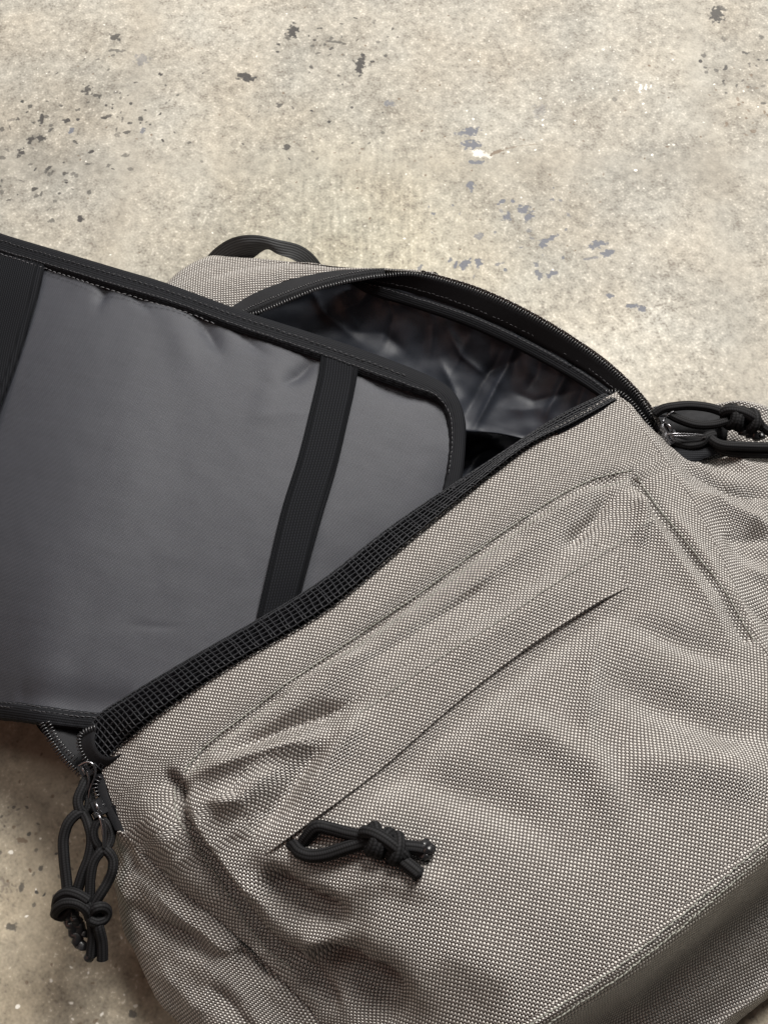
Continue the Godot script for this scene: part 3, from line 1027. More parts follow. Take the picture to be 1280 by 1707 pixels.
	# --- bottom panel, hanging from the lower seam to the floor
	var bottom := net([
		[0,4,24.14,1.76,6.8,23.23,3.44,8.4,22.2,5.08,9.5,21.17,6.77,10,20.17,8.5,10.3,19.11,11.26,10.4,17.1,14.26,10.2,14.87,17.75,9.2,12.34],
		[0.46,3.8,24.77,2.23,6,23.74,3.93,7.4,22.68,5.62,8.4,21.6,7.36,8.8,20.58,9.18,9.1,19.51,12.04,9.1,17.48,15.12,8.9,15.18,18.45,8.4,12.74],
		[1.17,3,25.44,3,3.4,24.55,4.8,3.7,23.31,6.72,4,22.18,8.72,4.2,21.02,10.72,4.3,19.84,13.9,4.3,17.63,17.26,4.1,15.13,20.34,5,12.89],
		[1.89,2.2,26.13,4.27,2.4,25.29,6.22,2.5,24.19,8.3,2.6,23.08,10.38,2.7,21.9,12.25,2.7,20.89,15.73,2.7,18.55,18.82,2.5,16.2,22.06,2.4,13.47],
		[2.14,1.9,26.36,5.01,2,25.63,7.09,2.1,24.56,9.18,2.1,23.51,11.27,2.2,22.4,13.2,2.1,21.24,16.44,2.1,19.18,19.51,2,16.83,22.71,1.9,13.97],
		[2.37,1.8,26.58,5.42,2,25.94,7.48,2.1,24.89,9.59,2.1,23.83,11.74,2.1,22.75,13.73,2.1,21.33,16.68,2,19.46,19.88,1.9,17.31,22.98,1.8,14.41],
		[2.55,1,26.87,5.81,1,26.25,7.92,1,25.19,10.07,1,24.15,12.27,1,23.01,14.43,1,21.43,17.13,1,19.66,20.44,1,17.54,23.44,1,14.62],
		[2.55,0.05,26.89,5.82,0.05,26.26,7.97,0.05,25.18,10.17,0.05,24.12,12.41,0.05,22.95,14.6,0.05,21.34,17.3,0.05,19.54,20.73,0.05,17.37,23.79,0.05,14.39]], 240, 110)
	crease(bottom, [fold([9.86,20.77,12.45,18.81,15.13,16.77], -0.12, 0.6)], 0.06, 0.015)
	cloth_uv(bottom, Vector2(0.9, 0.43).normalized(), 0.8, 2.2)
	part("bottom_panel", grid_mesh(bottom), M.taupe, bag)
	# the corner between the bottom and the right side
	var corner_end := net([
		[17.68,9.15,12.28,19.84,6.6,11.11,21.66,5.8,10.12,23.77,5,9.35,25.99,4,8.56,28.53,2,7.76,29.9,0.05,7.36],
		[17.88,9.1,12.36,19.14,7.8,12.1,20.97,5.9,11.66,22.92,4.4,11.46,24.65,3.4,11.1,26.2,2.1,10.73,27.46,0.05,10.47],
		[17.72,9.15,12.33,18.45,8.4,12.74,20.34,5,12.89,22.06,2.4,13.47,22.71,1.9,13.97,22.98,1.8,14.41,23.79,0.05,14.39]], 60, 40)
	cloth_uv(corner_end, Vector2(0.7, 0.7))
	part("side_panel", grid_mesh(corner_end), M.taupe, bag)
	var seam := strip(pts([1.75,7.1,23.14,3.42,8.6,22.1,5.06,9.7,21.07,6.74,10.2,20.08,8.47,10.5,19.02,11.22,10.6,17.02,14.21,10.4,14.77,17.39,9.5,12.44]),
		pts([2.12,6.5,23.71,3.81,7.9,22.64,5.49,8.9,21.58,7.22,9.4,20.55,9.01,9.7,19.48,11.82,9.75,17.48,14.88,9.5,15.18,18.13,8.6,12.78]), 200, 8, 0.16, 0.12)
	cloth_uv(seam, Vector2(0.3, -0.95).normalized())
	var sp := part("bottom_seam", grid_mesh(seam), M.taupe, bag)
	var ss := Soup.new()
	for line in [[2.07,7.15,23.37,5.05,9.78,21.21,6.72,10.28,20.22,8.44,10.58,19.16,11.18,10.68,17.19,14.16,10.48,14.95], [2.29,7,23.61,5.28,9.5,21.44,6.98,10,20.42,8.71,10.3,19.36,11.47,10.38,17.39,14.48,10.15,15.12]]:
		append_soup(ss, stitches(pts(line), 0.2, 0.03, 0.03))
	part("stitching", soup_mesh(ss), M.thread_green, sp, "", true)
	# --- rear half: panel at the top left, rim wall all round
	var rear := net([
		[-13.17,5.3,-7.85,-10.58,5.6,-9.79,-8.83,5.8,-11.1,-7.36,5.9,-12.21,-5.85,6.05,-13.15,-4.32,6.15,-13.75,-2.47,6.2,-14.09,0,6.2,-14.17,2.47,6.15,-13.98],
		[-13.6,5,-8.39,-11.04,5.5,-11.49,-9.4,5.8,-12.77,-7.67,6,-13.56,-5.88,6.1,-14.05,-4.19,6.15,-14.28,-2.29,6.15,-14.32,0.16,6.1,-14.36,2.64,6.05,-14.13],
		[-14.11,4.4,-9.12,-11.67,4.9,-13.23,-9.8,5.2,-14.93,-7.63,5.5,-15.09,-5.9,5.7,-14.98,-4.13,5.8,-14.82,-2.18,5.9,-14.55,0.25,5.9,-14.44,2.74,5.9,-14.17],
		[-14.57,3.4,-10.13,-12.15,3.9,-14.42,-9.79,4.3,-16.42,-7.58,4.7,-16.11,-5.87,5,-15.71,-4.05,5.3,-15.29,-2.08,5.5,-14.82,0.31,5.6,-14.59,2.82,5.6,-14.32],
		[-15.19,0.05,-11.87,-12.62,0.05,-16.75,-10.19,0.05,-19.09,-8,0.05,-19.01,-6.17,0.05,-18.88,-4.27,0.05,-18.66,-2.17,0.05,-18.36,0.42,0.05,-18.19,3.21,0.05,-17.85]], 170, 80)
	crease(rear, [fold([-5.36,-15.09,-5.01,-14.13,-5.28,-13.17], -0.1, 0.5), fold([-9.69,-13.93,-7.54,-14.7,-5.35,-14.86], 0.1, 0.4)], 0.05, 0.015)
	cloth_uv(rear, Vector2(0.75, 0.66).normalized())
	part("rear_panel", grid_mesh(rear), M.taupe, bag)
	var rim := pts([1.85,6.2,-13.86,4.9,6.2,-12.7,7.87,6.1,-11,10.75,5.9,-8.81,12.38,5.8,-6.96,13.2,5.7,-5.56,13.57,5.4,-4.53])
	var rim_out := PackedVector3Array()
	var rim_low := PackedVector3Array()
	for p in even(rim, 24):
		rim_out.append(p + Vector3(0.10, -0.25, -0.10))
		rim_low.append(Vector3(p.x - 0.2, 0.05, p.z + 0.5))
	var wall := strip(even(rim, 60), rim_out, 60, 3, 0.03)
	var rear_wall := net([even(rim, 24), rim_out, rim_low], 80, 30)
	cloth_uv(rear_wall, Vector2(0.75, 0.66).normalized())
	part("rear_wall", grid_mesh(rear_wall), M.taupe, bag)
	var gusset := net([
		[13.29,5.3,-6.13,14.53,5.2,-6.39,16.05,5.1,-6.52,17.49,5,-6.78,18.56,4.9,-6.57,20.63,4.6,-6.19],
		[13.66,4.4,-7.14,14.78,4.5,-7.08,16.25,4.6,-7.02,17.86,4.6,-7.33,19.1,4.4,-7.14,21.23,4,-6.74],
		[15,0.05,-9.4,16.25,0.05,-9.4,17.89,0.05,-9.4,19.65,0.05,-9.7,20.92,0.05,-9.4,23.06,0.05,-8.79]], 60, 40)
	crease(gusset, [], 0.06, 0.02)
	cloth_uv(gusset, Vector2(0.95, 0.3))
	part("rear_gusset", grid_mesh(gusset), M.taupe, bag)
	var gusset_top := net([
		[13.29,5.3,-6.13,14.53,5.2,-6.39,16.05,5.1,-6.52,17.49,5,-6.78,18.56,4.9,-6.57,20.63,4.6,-6.19],
		[13.27,5,-5.28,14.48,4.9,-5.34,16,4.8,-5.46,17.36,4.9,-5.61,18.4,4.9,-5.47,20.47,4.6,-5.17],
		[13.05,4.8,-2.74,14.18,4.9,-2.69,15.63,4.9,-2.69,16.96,4.9,-2.69,18.04,4.8,-2.74,20.18,4.4,-2.94]], 60, 40)
	crease(gusset_top, [], 0.06, 0.02)
	cloth_uv(gusset_top, Vector2(0.95, 0.3))
	part("rear_gusset", grid_mesh(gusset_top), M.taupe, bag)
	var dark_end := net([
		[13.22,5.5,-6.42,14.48,5.5,-6.56,15.74,5.4,-6.55,16.92,5.3,-6.33],
		[13.37,5.5,-5.61,14.52,5.4,-5.73,15.75,5.4,-5.66,16.88,5.3,-5.52],
		[13.64,5.4,-4.59,14.63,5.4,-4.66,15.76,5.35,-4.69,16.72,5.3,-4.78],
		[13.93,5.5,-3.29,14.77,5.5,-3.55,15.76,5.4,-3.87,16.58,5.3,-4.18]], 50, 50)
	crease(dark_end, [], 0.06, 0.02)
	strip_uv(dark_end)
	part("zipper_tape", grid_mesh(dark_end), M.tape, bag)
	# --- zipper: tape seen from outside on the left of the arch, from inside on the right
	var teeth_l := pts([-7.91,5.8,-11.1,-7,6,-11.47,-6.18,6.1,-11.7,-4.87,6.28,-12.23,-3.57,6.38,-12.79,-2.45,6.45,-13.11,-1.47,6.5,-13.34,0,6.52,-13.58,1.84,6.5,-13.64,4.88,6.4,-12.63,7.84,6.3,-10.94,10.71,6.1,-8.75,12.34,6,-6.91,13.1,5.9,-5.51])
	var tape_out := strip(pts([-9.37,5.9,-10.45,-7.49,6.05,-12.18,-6.43,6.2,-12.81,-5.07,6.32,-13.36,-3.6,6.36,-13.78,-2.46,6.4,-13.98,0,6.42,-14.11]), pts([-8.74,5.72,-10.57,-6.95,5.92,-11.46,-6.12,6.02,-11.68,-4.82,6.2,-12.22,-3.52,6.3,-12.77,-2.39,6.38,-13.09,0.06,6.44,-13.57]), 80, 6, 0.03)
	part("zipper_tape", grid_mesh(tape_out), M.tape, bag)
	var tape_in := strip(pts([-2.46,6.4,-13.6,-0.62,6.45,-13.86,1.85,6.4,-13.75,4.88,6.36,-12.62,7.85,6.26,-10.93,10.72,6.06,-8.74,12.34,5.96,-6.9,13.16,5.86,-5.47]),
		pts([-2.86,5.6,-13.55,-0.93,5.6,-13.78,1.55,5.5,-13.17,4.31,5.5,-12.05,7.02,5.4,-10.65,9.64,5.4,-8.85,11.43,5.4,-7.27,12.45,5.3,-5.99]), 100, 10, 0.06)
	part("zipper_tape", grid_mesh(tape_in), M.tape, bag)
	var zt := Soup.new()
	teeth(zt, even(teeth_l, 200), 0.14, 0.12, Vector3(0, 0, 1), 0.036)
	teeth(zt, even(pts([-7.59,6.08,-11.42,-6.69,6.25,-11.85,-5.17,6.45,-12.48,-3.57,6.55,-13.11,-2.45,6.6,-13.45,-1.47,6.62,-13.7,0,6.6,-13.9,2.45,6.54,-13.64]), 100), 0.135, 0.065, Vector3(0, 0, 1), 0.034)
	teeth(zt, even(pts([10.62,7.1,-6.34,11.29,7.15,-6.21,11.87,7.1,-5.61,12.41,6.9,-4.87,12.86,6.6,-4.19,13.34,6.2,-3.57]), 60), 0.14, 0.10, Vector3(1, 0, 0), 0.034)
	teeth(zt, even(pts([-14.84,5.2,9.3,-14.38,5.2,10.03,-13.8,5.1,10.73,-13.17,5.1,11.3,-12.64,5,11.68]), 60), 0.14, 0.11, Vector3(1, 0, 0), 0.036)
	teeth(zt, even(pts([-14.55,5.3,9.27,-14.05,5.3,10,-13.51,5.3,10.57,-13.08,5.2,10.96]), 60), 0.155, 0.09, Vector3(1, 0, 0), 0.04)
	teeth(zt, even(pts([-12.21,6.4,9.75,-12.82,6.1,9.94,-12.92,6,10.37,-12.71,5.9,10.86,-12.37,5.7,11.22,-12.13,5.5,11.53]), 60), 0.14, 0.10, Vector3(-1, 0, 0), 0.034)
	teeth(zt, even(pts([-11.98,5.6,11.7,-12.14,5.6,12.1,-11.94,5.6,12.6,-11.64,5.6,12.99]), 30), 0.155, 0.1, Vector3(-1, 0, 0), 0.042)
	part("zipper_teeth", soup_mesh(zt), M.tooth, bag, "", true)
	var tape_r := strip(pts([11.19,7,-6.07,11.77,7,-5.6,12.32,6.8,-4.86,12.82,6.5,-4.12,13.28,6.6,-2.78]), pts([11.15,7.1,-5.81,11.56,7.1,-5.35,12.02,7,-4.55,12.5,6.9,-3.51,13.26,7.3,-1.61]), 50, 4, 0.02)
	part("zipper_tape", grid_mesh(tape_r), M.tape, bag)
	# left corner of the rear half: tape inside the zipper and the wall below it
	var corner := strip(pts([-15.48,4.3,8.37,-14.79,5,9.3,-14.24,5.1,10.11,-13.72,5,10.76,-13.09,5,11.33,-12.56,4.9,11.72]), pts([-13.65,4.3,8.09,-13.31,4.6,8.99,-13.07,4.6,9.63,-12.84,4.6,10.31,-12.56,4.6,10.99,-12.25,4.7,11.62]), 50, 10, 0.05)
	part("zipper_tape", grid_mesh(corner), M.tape, bag)
	var corner_wall := net([
		[-15.5,4.25,8.35,-14.82,4.9,9.3,-14.27,5,10.11,-13.75,4.9,10.77,-13.11,4.9,11.33,-12.58,4.8,11.72,-11.76,4.8,13.15,-11.22,4.4,14.32],
		[-15.35,4.2,8.34,-14.9,4.3,9.15,-14.37,4.3,9.95,-13.85,4.2,10.61,-13.23,4.1,11.17,-12.66,4.1,11.58,-11.78,4.1,13.03,-11.25,3.8,14.29],
		[-15.69,0.05,7.24,-15.24,0.05,8.09,-14.67,0.05,8.96,-14.07,0.05,9.71,-13.38,0.05,10.33,-12.76,0.05,10.78,-12.04,0.05,12.35,-11.4,0.05,13.86]], 70, 30)
	crease(corner_wall, [], 0.04, 0.01)
	cloth_uv(corner_wall, Vector2(0.4, 0.9))
	part("rear_wall", grid_mesh(corner_wall), M.tape, bag)
	var tape_l := strip(pts([-12.18,5.5,11.53,-11.99,5.5,12.28,-11.61,5.5,13.03,-11.13,5.5,13.85]), pts([-11.8,5.6,11.55,-11.56,5.6,12.35,-11.18,5.6,13.09,-10.7,5.6,13.92]), 40, 4, 0.02)
	part("zipper_tape", grid_mesh(tape_l), M.tape, bag)
	# hidden sides of the rear half, so that the bag is whole
	var hidden := net([
		[-15.48,4.3,8.37,-15.18,4.3,4.43,-14.15,4.4,-1.32,-13.16,4.6,-6.19,-10.65,5.3,-9.99],
		[-15.92,3.6,8.18,-15.63,3.6,4.18,-14.56,3.8,-1.61,-13.62,4,-6.53,-11.07,4.6,-10.6],
		[-15.98,0.05,7.24,-15.68,0.05,2.95,-14.81,0.05,-3.36,-13.92,0.05,-8.79,-11.47,0.05,-13.06]], 60, 30)
	cloth_uv(hidden, Vector2(0.3, 0.95))
	part("rear_wall", grid_mesh(hidden), M.taupe, bag)
	# --- lining
	var lining := net([
		[-7.47,4.7,-11.64,-5.32,5,-13.08,-2.81,5.5,-13.78,-0.94,5.55,-13.9,1.56,5.45,-13.25,4.32,5.45,-12.08,7.03,5.35,-10.68,9.65,5.35,-8.88,11.44,5.35,-7.3,12.58,5.2,-5.85],
		[-7.47,4.2,-10.71,-5.33,4.4,-12.07,-2.83,4.6,-12.69,-0.63,4.6,-12.69,1.88,4.5,-12,4.66,4.5,-11.03,7.08,4.5,-9.71,9.41,4.6,-8.11,11.06,4.8,-6.62,12.38,4.9,-5],
		[-7.19,3.2,-9.15,-5.02,3.4,-10.13,-2.52,3.5,-10.8,0,3.5,-10.8,2.51,3.4,-10.27,4.99,3.4,-9.24,7.11,3.5,-8.17,9.14,3.8,-6.86,10.78,4.2,-5.52,12.06,4.5,-3.88],
		[-6.85,2.4,-6.73,-4.68,2.5,-7.39,-2.19,2.6,-8.05,0.31,2.6,-8.2,2.5,2.6,-7.98,4.66,2.7,-7.28,6.48,2.9,-6.6,8.54,3.2,-5.8,10.21,3.7,-4.77,11.5,4,-3.14],
		[-6.49,2.2,-5.43,-4.35,2.2,-5.99,-1.87,2.2,-6.49,0.62,2.3,-6.93,2.62,2.4,-6.95,4.53,2.5,-6.68,6.18,2.7,-6.42,8.1,3,-5.63,9.8,3.4,-4.66,11.25,3.7,-2.96],
		[-6.63,1.4,-6.57,-4.43,1.4,-6.93,-1.9,1.5,-7.38,0.63,1.6,-7.69,2.66,1.7,-7.7,4.61,1.8,-7.43,6.28,2,-7.1,8.24,2.2,-6.28,9.97,2.6,-5.22,11.42,3,-3.44]], 200, 150)
	var lining_folds := [
		fold([7.52,-12.39,6.58,-10.06,4.91,-7.17,4.39,-6.26], 0.5, 0.24), fold([6.64,-11.18,4.97,-8.96,3.99,-7.17], -0.3, 0.3), fold([4.23,-13.08,4.42,-11.18,3.11,-8.96], 0.22, 0.45),
		fold([4.99,-9.51,6.09,-9.69,7.2,-9.99], -0.5, 0.36), fold([10.01,-9.88,8.97,-8.24,8.1,-6.64], 0.4, 0.26), fold([10.72,-8.96,9.84,-7.53,9.46,-6.47], -0.2, 0.25),
		fold([1.26,-10.8,0,-11.74,-2.22,-11.93], -0.4, 0.4), fold([-1.29,-14.25,0,-13.08,1.92,-12.69], 0.26, 0.3), fold([-2.56,-12.69,-1.28,-13.08,0,-14.25], 0.2, 0.22),
		fold([-2.57,-13.47,-1.27,-11.93,0.63,-11.55], 0.14, 0.3), fold([5.08,-11.93,5.51,-10.8,5.28,-8.96], -0.2, 0.35),
		fold([5.9,-7.82,7.13,-7.46,8.68,-7.46], 0.2, 0.4), fold([8.17,-10.43,7.77,-8.96,7.11,-8.24], -0.28, 0.32),
		fold([2.85,-10.63,3.74,-8.78,4.01,-7.35], 0.2, 0.25),
		fold([1.61,-13.85,2.54,-11.93,2.35,-10.06], 0.16, 0.2), fold([0,-14.25,0.48,-12.5,0,-10.8], -0.14, 0.2), fold([6.04,-11.93,6.3,-10.8,7.86,-10.43], 0.16, 0.18), fold([8.19,-10.8,8.91,-9.69,10.57,-8.96], -0.16, 0.2),
		fold([-4.2,-14.25,-3.19,-12.69,-1.27,-11.37], 0.18, 0.2), fold([3.18,-11.93,4.09,-10.43,5.91,-8.96], 0.2, 0.18), fold([6.51,-8.6,7.71,-7.88,9.87,-7.88], -0.16, 0.18), fold([9.11,-10.43,9.64,-8.96,10.79,-7.88], 0.14, 0.16)]
	for f in lining_folds:
		f[1] *= 0.62
	crease(lining, lining_folds, 0.12, 0.004)
	cloth_uv(lining, Vector2(1, 0))
	part("lining", grid_mesh(lining), M.lining, bag)
	var deep := net([
		[-16.38,3.2,8.08,-15.26,3,-0.36,-10.68,2.2,-7.56,-1.3,1,-9.74,5.22,0.9,-10.18,10.24,1.4,-8.39,13.35,3.4,-5.48],
		[-15.42,2.2,9.21,-12.41,1.4,2.17,-6.91,0.9,-4.7,-0.64,0.7,-7.32,5.16,0.6,-7.74,10.17,0.8,-6.17,13.52,2,-4.15],
		[-13.32,2.4,10.36,-9.33,1.1,4.54,-3.66,0.5,-0.11,1.88,0.4,-3.55,6.66,0.5,-5.26,10.69,0.8,-4.75,13.66,2.2,-3.03],
		[-11.6,3.2,12.11,-7.84,2.2,7.24,-2.31,2,3.63,2.98,2,-0.14,7.25,2.2,-2.36,10.8,2.8,-2.74,13.31,4.2,-1.1]], 100, 80)
	crease(deep, [fold([4.1,-4.85,5.1,-6.28,6.73,-6.82], 0.5, 0.35), fold([5.7,-5.2,7,-5.92,7.98,-6.28], -0.4, 0.4), fold([4.15,-6.28,5.13,-7,6.11,-7.37], 0.4, 0.22)], 0.15, 0.02)
	cloth_uv(deep, Vector2(1, 0))
	part("lining", grid_mesh(deep), M.lining, bag)
	var lb := strip(pts([-1.71,5.7,-14.05,-0.56,5.7,-13.78,1.55,5.56,-13.05,4.31,5.56,-11.93,7.01,5.46,-10.53,9.62,5.46,-8.74,11.35,5.46,-7.23,12.37,5.4,-5.93]),
		pts([-1.87,5.5,-13.93,-0.69,5.35,-13.21,1.37,5.2,-12.56,4.07,5.2,-11.44,6.72,5.1,-10.05,9.28,5.15,-8.3,10.9,5.2,-6.94,11.92,5.2,-5.71]), 110, 8, 0.12)
	var lbp := part("lining_binding", grid_mesh(lb), M.binding, bag)
	var ls := Soup.new()
	append_soup(ls, stitches(pts([-1.24,5.8,-13.71,-0.25,5.78,-13.42,1.54,5.68,-12.82,4.29,5.68,-11.7,6.98,5.58,-10.31,9.59,5.56,-8.57,11.26,5.56,-7.1]), 0.24, 0.02, 0.03))
	append_soup(ls, stitches(pts([-1.55,5.95,-13.83,-0.43,5.9,-13.71,1.86,5.8,-13.18,4.6,5.75,-12.09,7.3,5.66,-10.65,9.79,5.62,-8.92,11.56,5.6,-7.25]), 0.24, 0.02, 0.03))
	part("stitching", soup_mesh(ls), M.thread_dark, lbp, "", true)
	# --- grab handle of ribbed webbing
	var handle := net([
		[-10.77,2.2,-16.41,-9.79,3.2,-17.36,-8.77,4.2,-17.55,-7.76,4.9,-17.43,-6.78,5,-17.39,-5.76,4.8,-17.27,-4.64,4.2,-17.39,-3.9,3.4,-17.37,-3.23,2.2,-17.15],
		[-10.36,2,-15.9,-9.34,3,-16.78,-8.38,3.9,-16.98,-7.53,4.5,-16.99,-6.67,4.7,-17.07,-5.76,4.6,-16.95,-4.83,4.1,-17.02,-4.19,3.4,-17.04,-3.62,2.2,-16.9],
		[-9.89,1.8,-15.48,-8.84,2.6,-16.35,-7.99,3.2,-16.63,-7.22,3.7,-16.81,-6.38,4.3,-16.98,-5.75,4.3,-16.66,-5.02,4,-16.57,-4.48,3.3,-16.63,-4.02,2.2,-16.57]], 120, 16)
	for k in handle.uv.size():
		pass
	strip_uv(handle)
	var swap := PackedVector2Array()
	for q in handle.uv:
		swap.append(Vector2(q.y, q.x))
	handle.uv = swap
	part("grab_handle", grid_mesh(handle), M.webbing, bag)
	# --- zipper ends: short webbing tabs
	var tab := strip(pts([-11.48,5.5,12.88,-11.24,5.4,13.4,-11.04,5.2,13.86,-10.87,4.9,14.2]), pts([-10.98,5.75,12.82,-10.68,5.8,13.22,-10.52,5.7,13.55,-10.48,5.3,14.02]), 20, 6, 0.05)
	part("zipper_tab", grid_mesh(tab), M.binding, bag)
	var tab_r := net([
		[13.09,6.4,-3.78,13.3,6.5,-3.28,13.49,6.6,-2.72,13.66,6.6,-2.21],
		[13.97,6.4,-3.98,14.11,6.5,-3.47,14.22,6.5,-2.96,14.27,6.4,-2.69],
		[14.74,6.3,-4.03,14.83,6.4,-3.59,14.9,6.4,-3.21,15.02,6.3,-3.07],
		[15.46,6.2,-4.09,15.56,6.3,-3.77,15.64,6.3,-3.52,15.83,6.2,-3.44]], 40, 30)
	strip_uv(tab_r)
	part("zipper_tab", grid_mesh(tab_r), M.binding, bag)
	build_pulls(bag)
	return bag

func append_soup(s: Soup, q: Soup) -> void:
	var base := s.v.size()
	s.v.append_array(q.v)
	s.n.append_array(q.n)
	s.t.append_array(q.t)
	for i in q.ix:
		s.ix.append(i + base)

func frayed(s: Soup, a: Vector3, b: Vector3, r: float) -> void:
	# a cut and melted cord end, crumpled
	var p := PackedVector3Array()
	var rr := PackedFloat32Array()
	for i in 17:
		var t := i / 16.0
		var w := sin(t * 22.0)
		p.append(a.lerp(b, t) + Vector3(w * 0.08, cos(t * 19.0) * 0.05, -w * 0.06))
		rr.append(r * (0.72 + 0.3 * absf(sin(t * 11.0 + 0.6))))
	s.tube(p, rr, 9)

func build_pulls(bag: Node3D) -> void:
	var R := 0.235
	# left, first pull
	var s1 := slider(pts([-12.71,5.3,11.34])[0], Vector3(0.55, -0.1, 0.8), Vector3(0, 1, 0.15), 0.9, bag, "")
	part("pull_wire", soup_mesh(ring(pts([-12.86,5.75,11.23,-12.48,5.9,11.11,-12.17,5.85,11.3,-12.19,5.6,11.7,-12.41,5.3,12.15,-12.51,5,12.79,-12.71,4.9,13.07,-12.85,4.9,12.92,-12.68,5.1,12.46,-12.44,5.5,11.88,-12.49,5.7,11.47]), 0.055)), M.metal, s1)
	var c := Soup.new()
	rope(c, pts([-12.6,5.2,11.62,-12.73,5.3,12.05,-12.87,5.3,12.55,-12.77,5.2,12.97,-12.58,5,13.09]), R * 0.95, 40)
	rope(c, pts([-12.84,4.8,11.64,-12.56,4.9,12.17,-12.42,5,12.69,-12.53,5,13.04,-12.83,5.2,13.12,-13.18,5.2,13.51,-13.36,5,14.12,-13.3,4.8,14.86,-13.2,4.6,15.51,-13.09,4.4,16.2]), R, 80)
	rope(c, pts([-12.97,4.9,12.97,-12.54,5.1,13.2,-12.26,5.2,13.71,-12.15,5.1,14.23,-12.25,4.9,14.87,-12.48,4.7,15.47,-12.72,4.4,16.2]), R, 60)
	rope(c, pts([-12.92,4.5,16.39,-12.5,4.7,16.55,-12.07,4.7,16.83,-11.97,4.5,17.28,-11.93,4.1,17.85,-12.02,3.7,18.61]), R * 0.95, 60)
	rope(c, pts([-13.57,4.1,16.73,-13.38,4.6,16.43,-12.98,4.9,16.25,-12.5,5,16.35,-12.1,4.9,16.57]), R, 40)
	rope(c, pts([-13.62,4,17.01,-13.41,4.5,16.82,-12.99,4.85,16.64,-12.52,4.95,16.67,-12.14,4.8,16.89,-12.03,4.5,17.19]), R * 0.98, 40)
	rope(c, pts([-13.57,4,17.01,-13.26,4,17.05,-12.87,4.3,16.75]), R, 20)
	part("pull_cord", soup_mesh(c), M.cord, bag)
	var fr := Soup.new()
	frayed(fr, pts([-13.11,4,17.05])[0], pts([-12.5,3.5,18.32])[0], R * 1.05)
	frayed(fr, pts([-12.87,4.2,16.98])[0], pts([-12.4,3.7,17.82])[0], R * 0.9)
	frayed(fr, pts([-12.02,3.75,18.52])[0], pts([-12.16,3.6,18.69])[0], R * 0.9)
	part("frayed_end", soup_mesh(fr), M.frayed, bag.get_child(bag.get_child_count() - 1))
	# left, second pull
	var s2 := slider(pts([-11.9,5.6,12.94])[0], Vector3(0.45, -0.2, 0.85), Vector3(0.1, 1, 0.1), 0.9, bag, "")
	part("pull_wire", soup_mesh(ring(pts([-11.94,5.9,13.24,-11.7,6,13.4,-11.56,5.9,13.82,-11.51,5.7,14.27,-11.5,5.5,14.57,-11.45,5.6,14.35,-11.45,5.8,13.9,-11.54,6,13.5]), 0.06)), M.metal, s2)
	c = Soup.new()
	rope(c, pts([-11.64,5.1,14.57,-11.94,5.2,14.29,-12.06,5.3,13.92,-11.98,5.3,13.53,-11.76,5.3,13.43,-11.47,5.3,13.63,-11.33,5.2,14,-11.39,5.2,14.39,-11.59,5.3,14.59]), R * 0.78, 60)
	rope(c, pts([-11.43,5.2,14.48,-11.68,5.3,14.69,-11.95,5.2,15.1,-12.06,5,15.65,-12.08,4.8,16.14,-12.12,4.6,16.68]), R * 0.92, 50)
	rope(c, pts([-11.8,5.1,14.47,-11.44,5.3,14.64,-11.18,5.2,14.96,-11.16,5.1,15.38,-11.35,4.9,15.82,-11.62,4.8,16.28,-11.96,4.6,16.78]), R * 0.92, 60)
	rope(c, pts([-12.06,4.4,17.13,-11.73,4.9,16.85,-11.47,4.8,16.8,-11.35,4.5,16.95,-11.44,4.4,17.22,-11.69,4.6,17.38,-11.97,4.7,17.3]), R * 0.95, 50)
	rope(c, pts([-11.81,4.5,17,-11.65,4.5,17.51,-11.54,4.1,18.08,-11.54,3.7,18.74]), R * 0.98, 50)
	part("pull_cord", soup_mesh(c), M.cord, bag)
	# pocket pull in the middle of the front
	c = Soup.new()
	var y := 0.24
	rope(c, lifted([-3.2,9,14.93,-2.89,9,14.58,-2.53,9,14.31,-2.02,9,14.4,-1.38,9,14.6,-0.55,9,14.8], [-0.25, 0.12, .4, .4, .45, .55]), 0.26, 60)
	rope(c, lifted([-3.8,9,14.84,-3.48,9,14.89,-3.19,9,15.2,-2.73,9,15.35,-2.14,9,15.31,-1.37,9,15.11,-0.5,9,14.89], [-0.35, -0.1, .2, .28, .32, .42, .5]), 0.26, 60)
	var kc := lifted([0,9,15.02], [0.55])[0]
	var ax := pts([1.14,9,15.59])[0] - pts([-0.92,9,14.75])[0]
	knot(c, kc, ax, 0.26, 0.40, 3, 0.4)
	rope(c, lifted([0.18,9,15.06,0.73,9,15.13,1.19,9,15.17,1.46,9,15.22], [0.5, 0.42, .34, .32]), 0.27, 30)
	rope(c, lifted([0.09,9,15.24,0.55,9,15.55,1,9,15.89,1.31,9,16.15], [0.5, 0.42, .32, .3]), 0.28, 30)
	part("pull_cord", soup_mesh(c), M.cord, bag)
	fr = Soup.new()
	frayed(fr, lifted([1.46,9,15.11], [0.34])[0], lifted([1.64,9,15.28], [0.3])[0], 0.24)
	frayed(fr, lifted([1.43,9,15.37], [0.2])[0], lifted([1.55,9,15.46], [0.2])[0], 0.2)
	part("frayed_end", soup_mesh(fr), M.frayed, bag.get_child(bag.get_child_count() - 1))
	# right, two pulls by the end of the zipper
	var s3 := slider(pts([13.46,6.6,-4.52])[0], Vector3(0.5, -0.1, 0.8), Vector3(0.3, 1, 0), 0.95, bag, "")
	part("pull_wire", soup_mesh(ring(pts([13.26,6.4,-5.36,13.49,6.8,-5.19,13.77,6.9,-5.33,13.61,6.8,-5.26,13.35,6.6,-5.04,13.41,6.7,-4.72,13.58,6.8,-4.47]), 0.05)), M.metal, s3)
	var s4 := slider(pts([13.53,6.6,-4.06])[0], Vector3(0.5, -0.1, 0.8), Vector3(0.3, 1, 0), 0.85, bag, "")
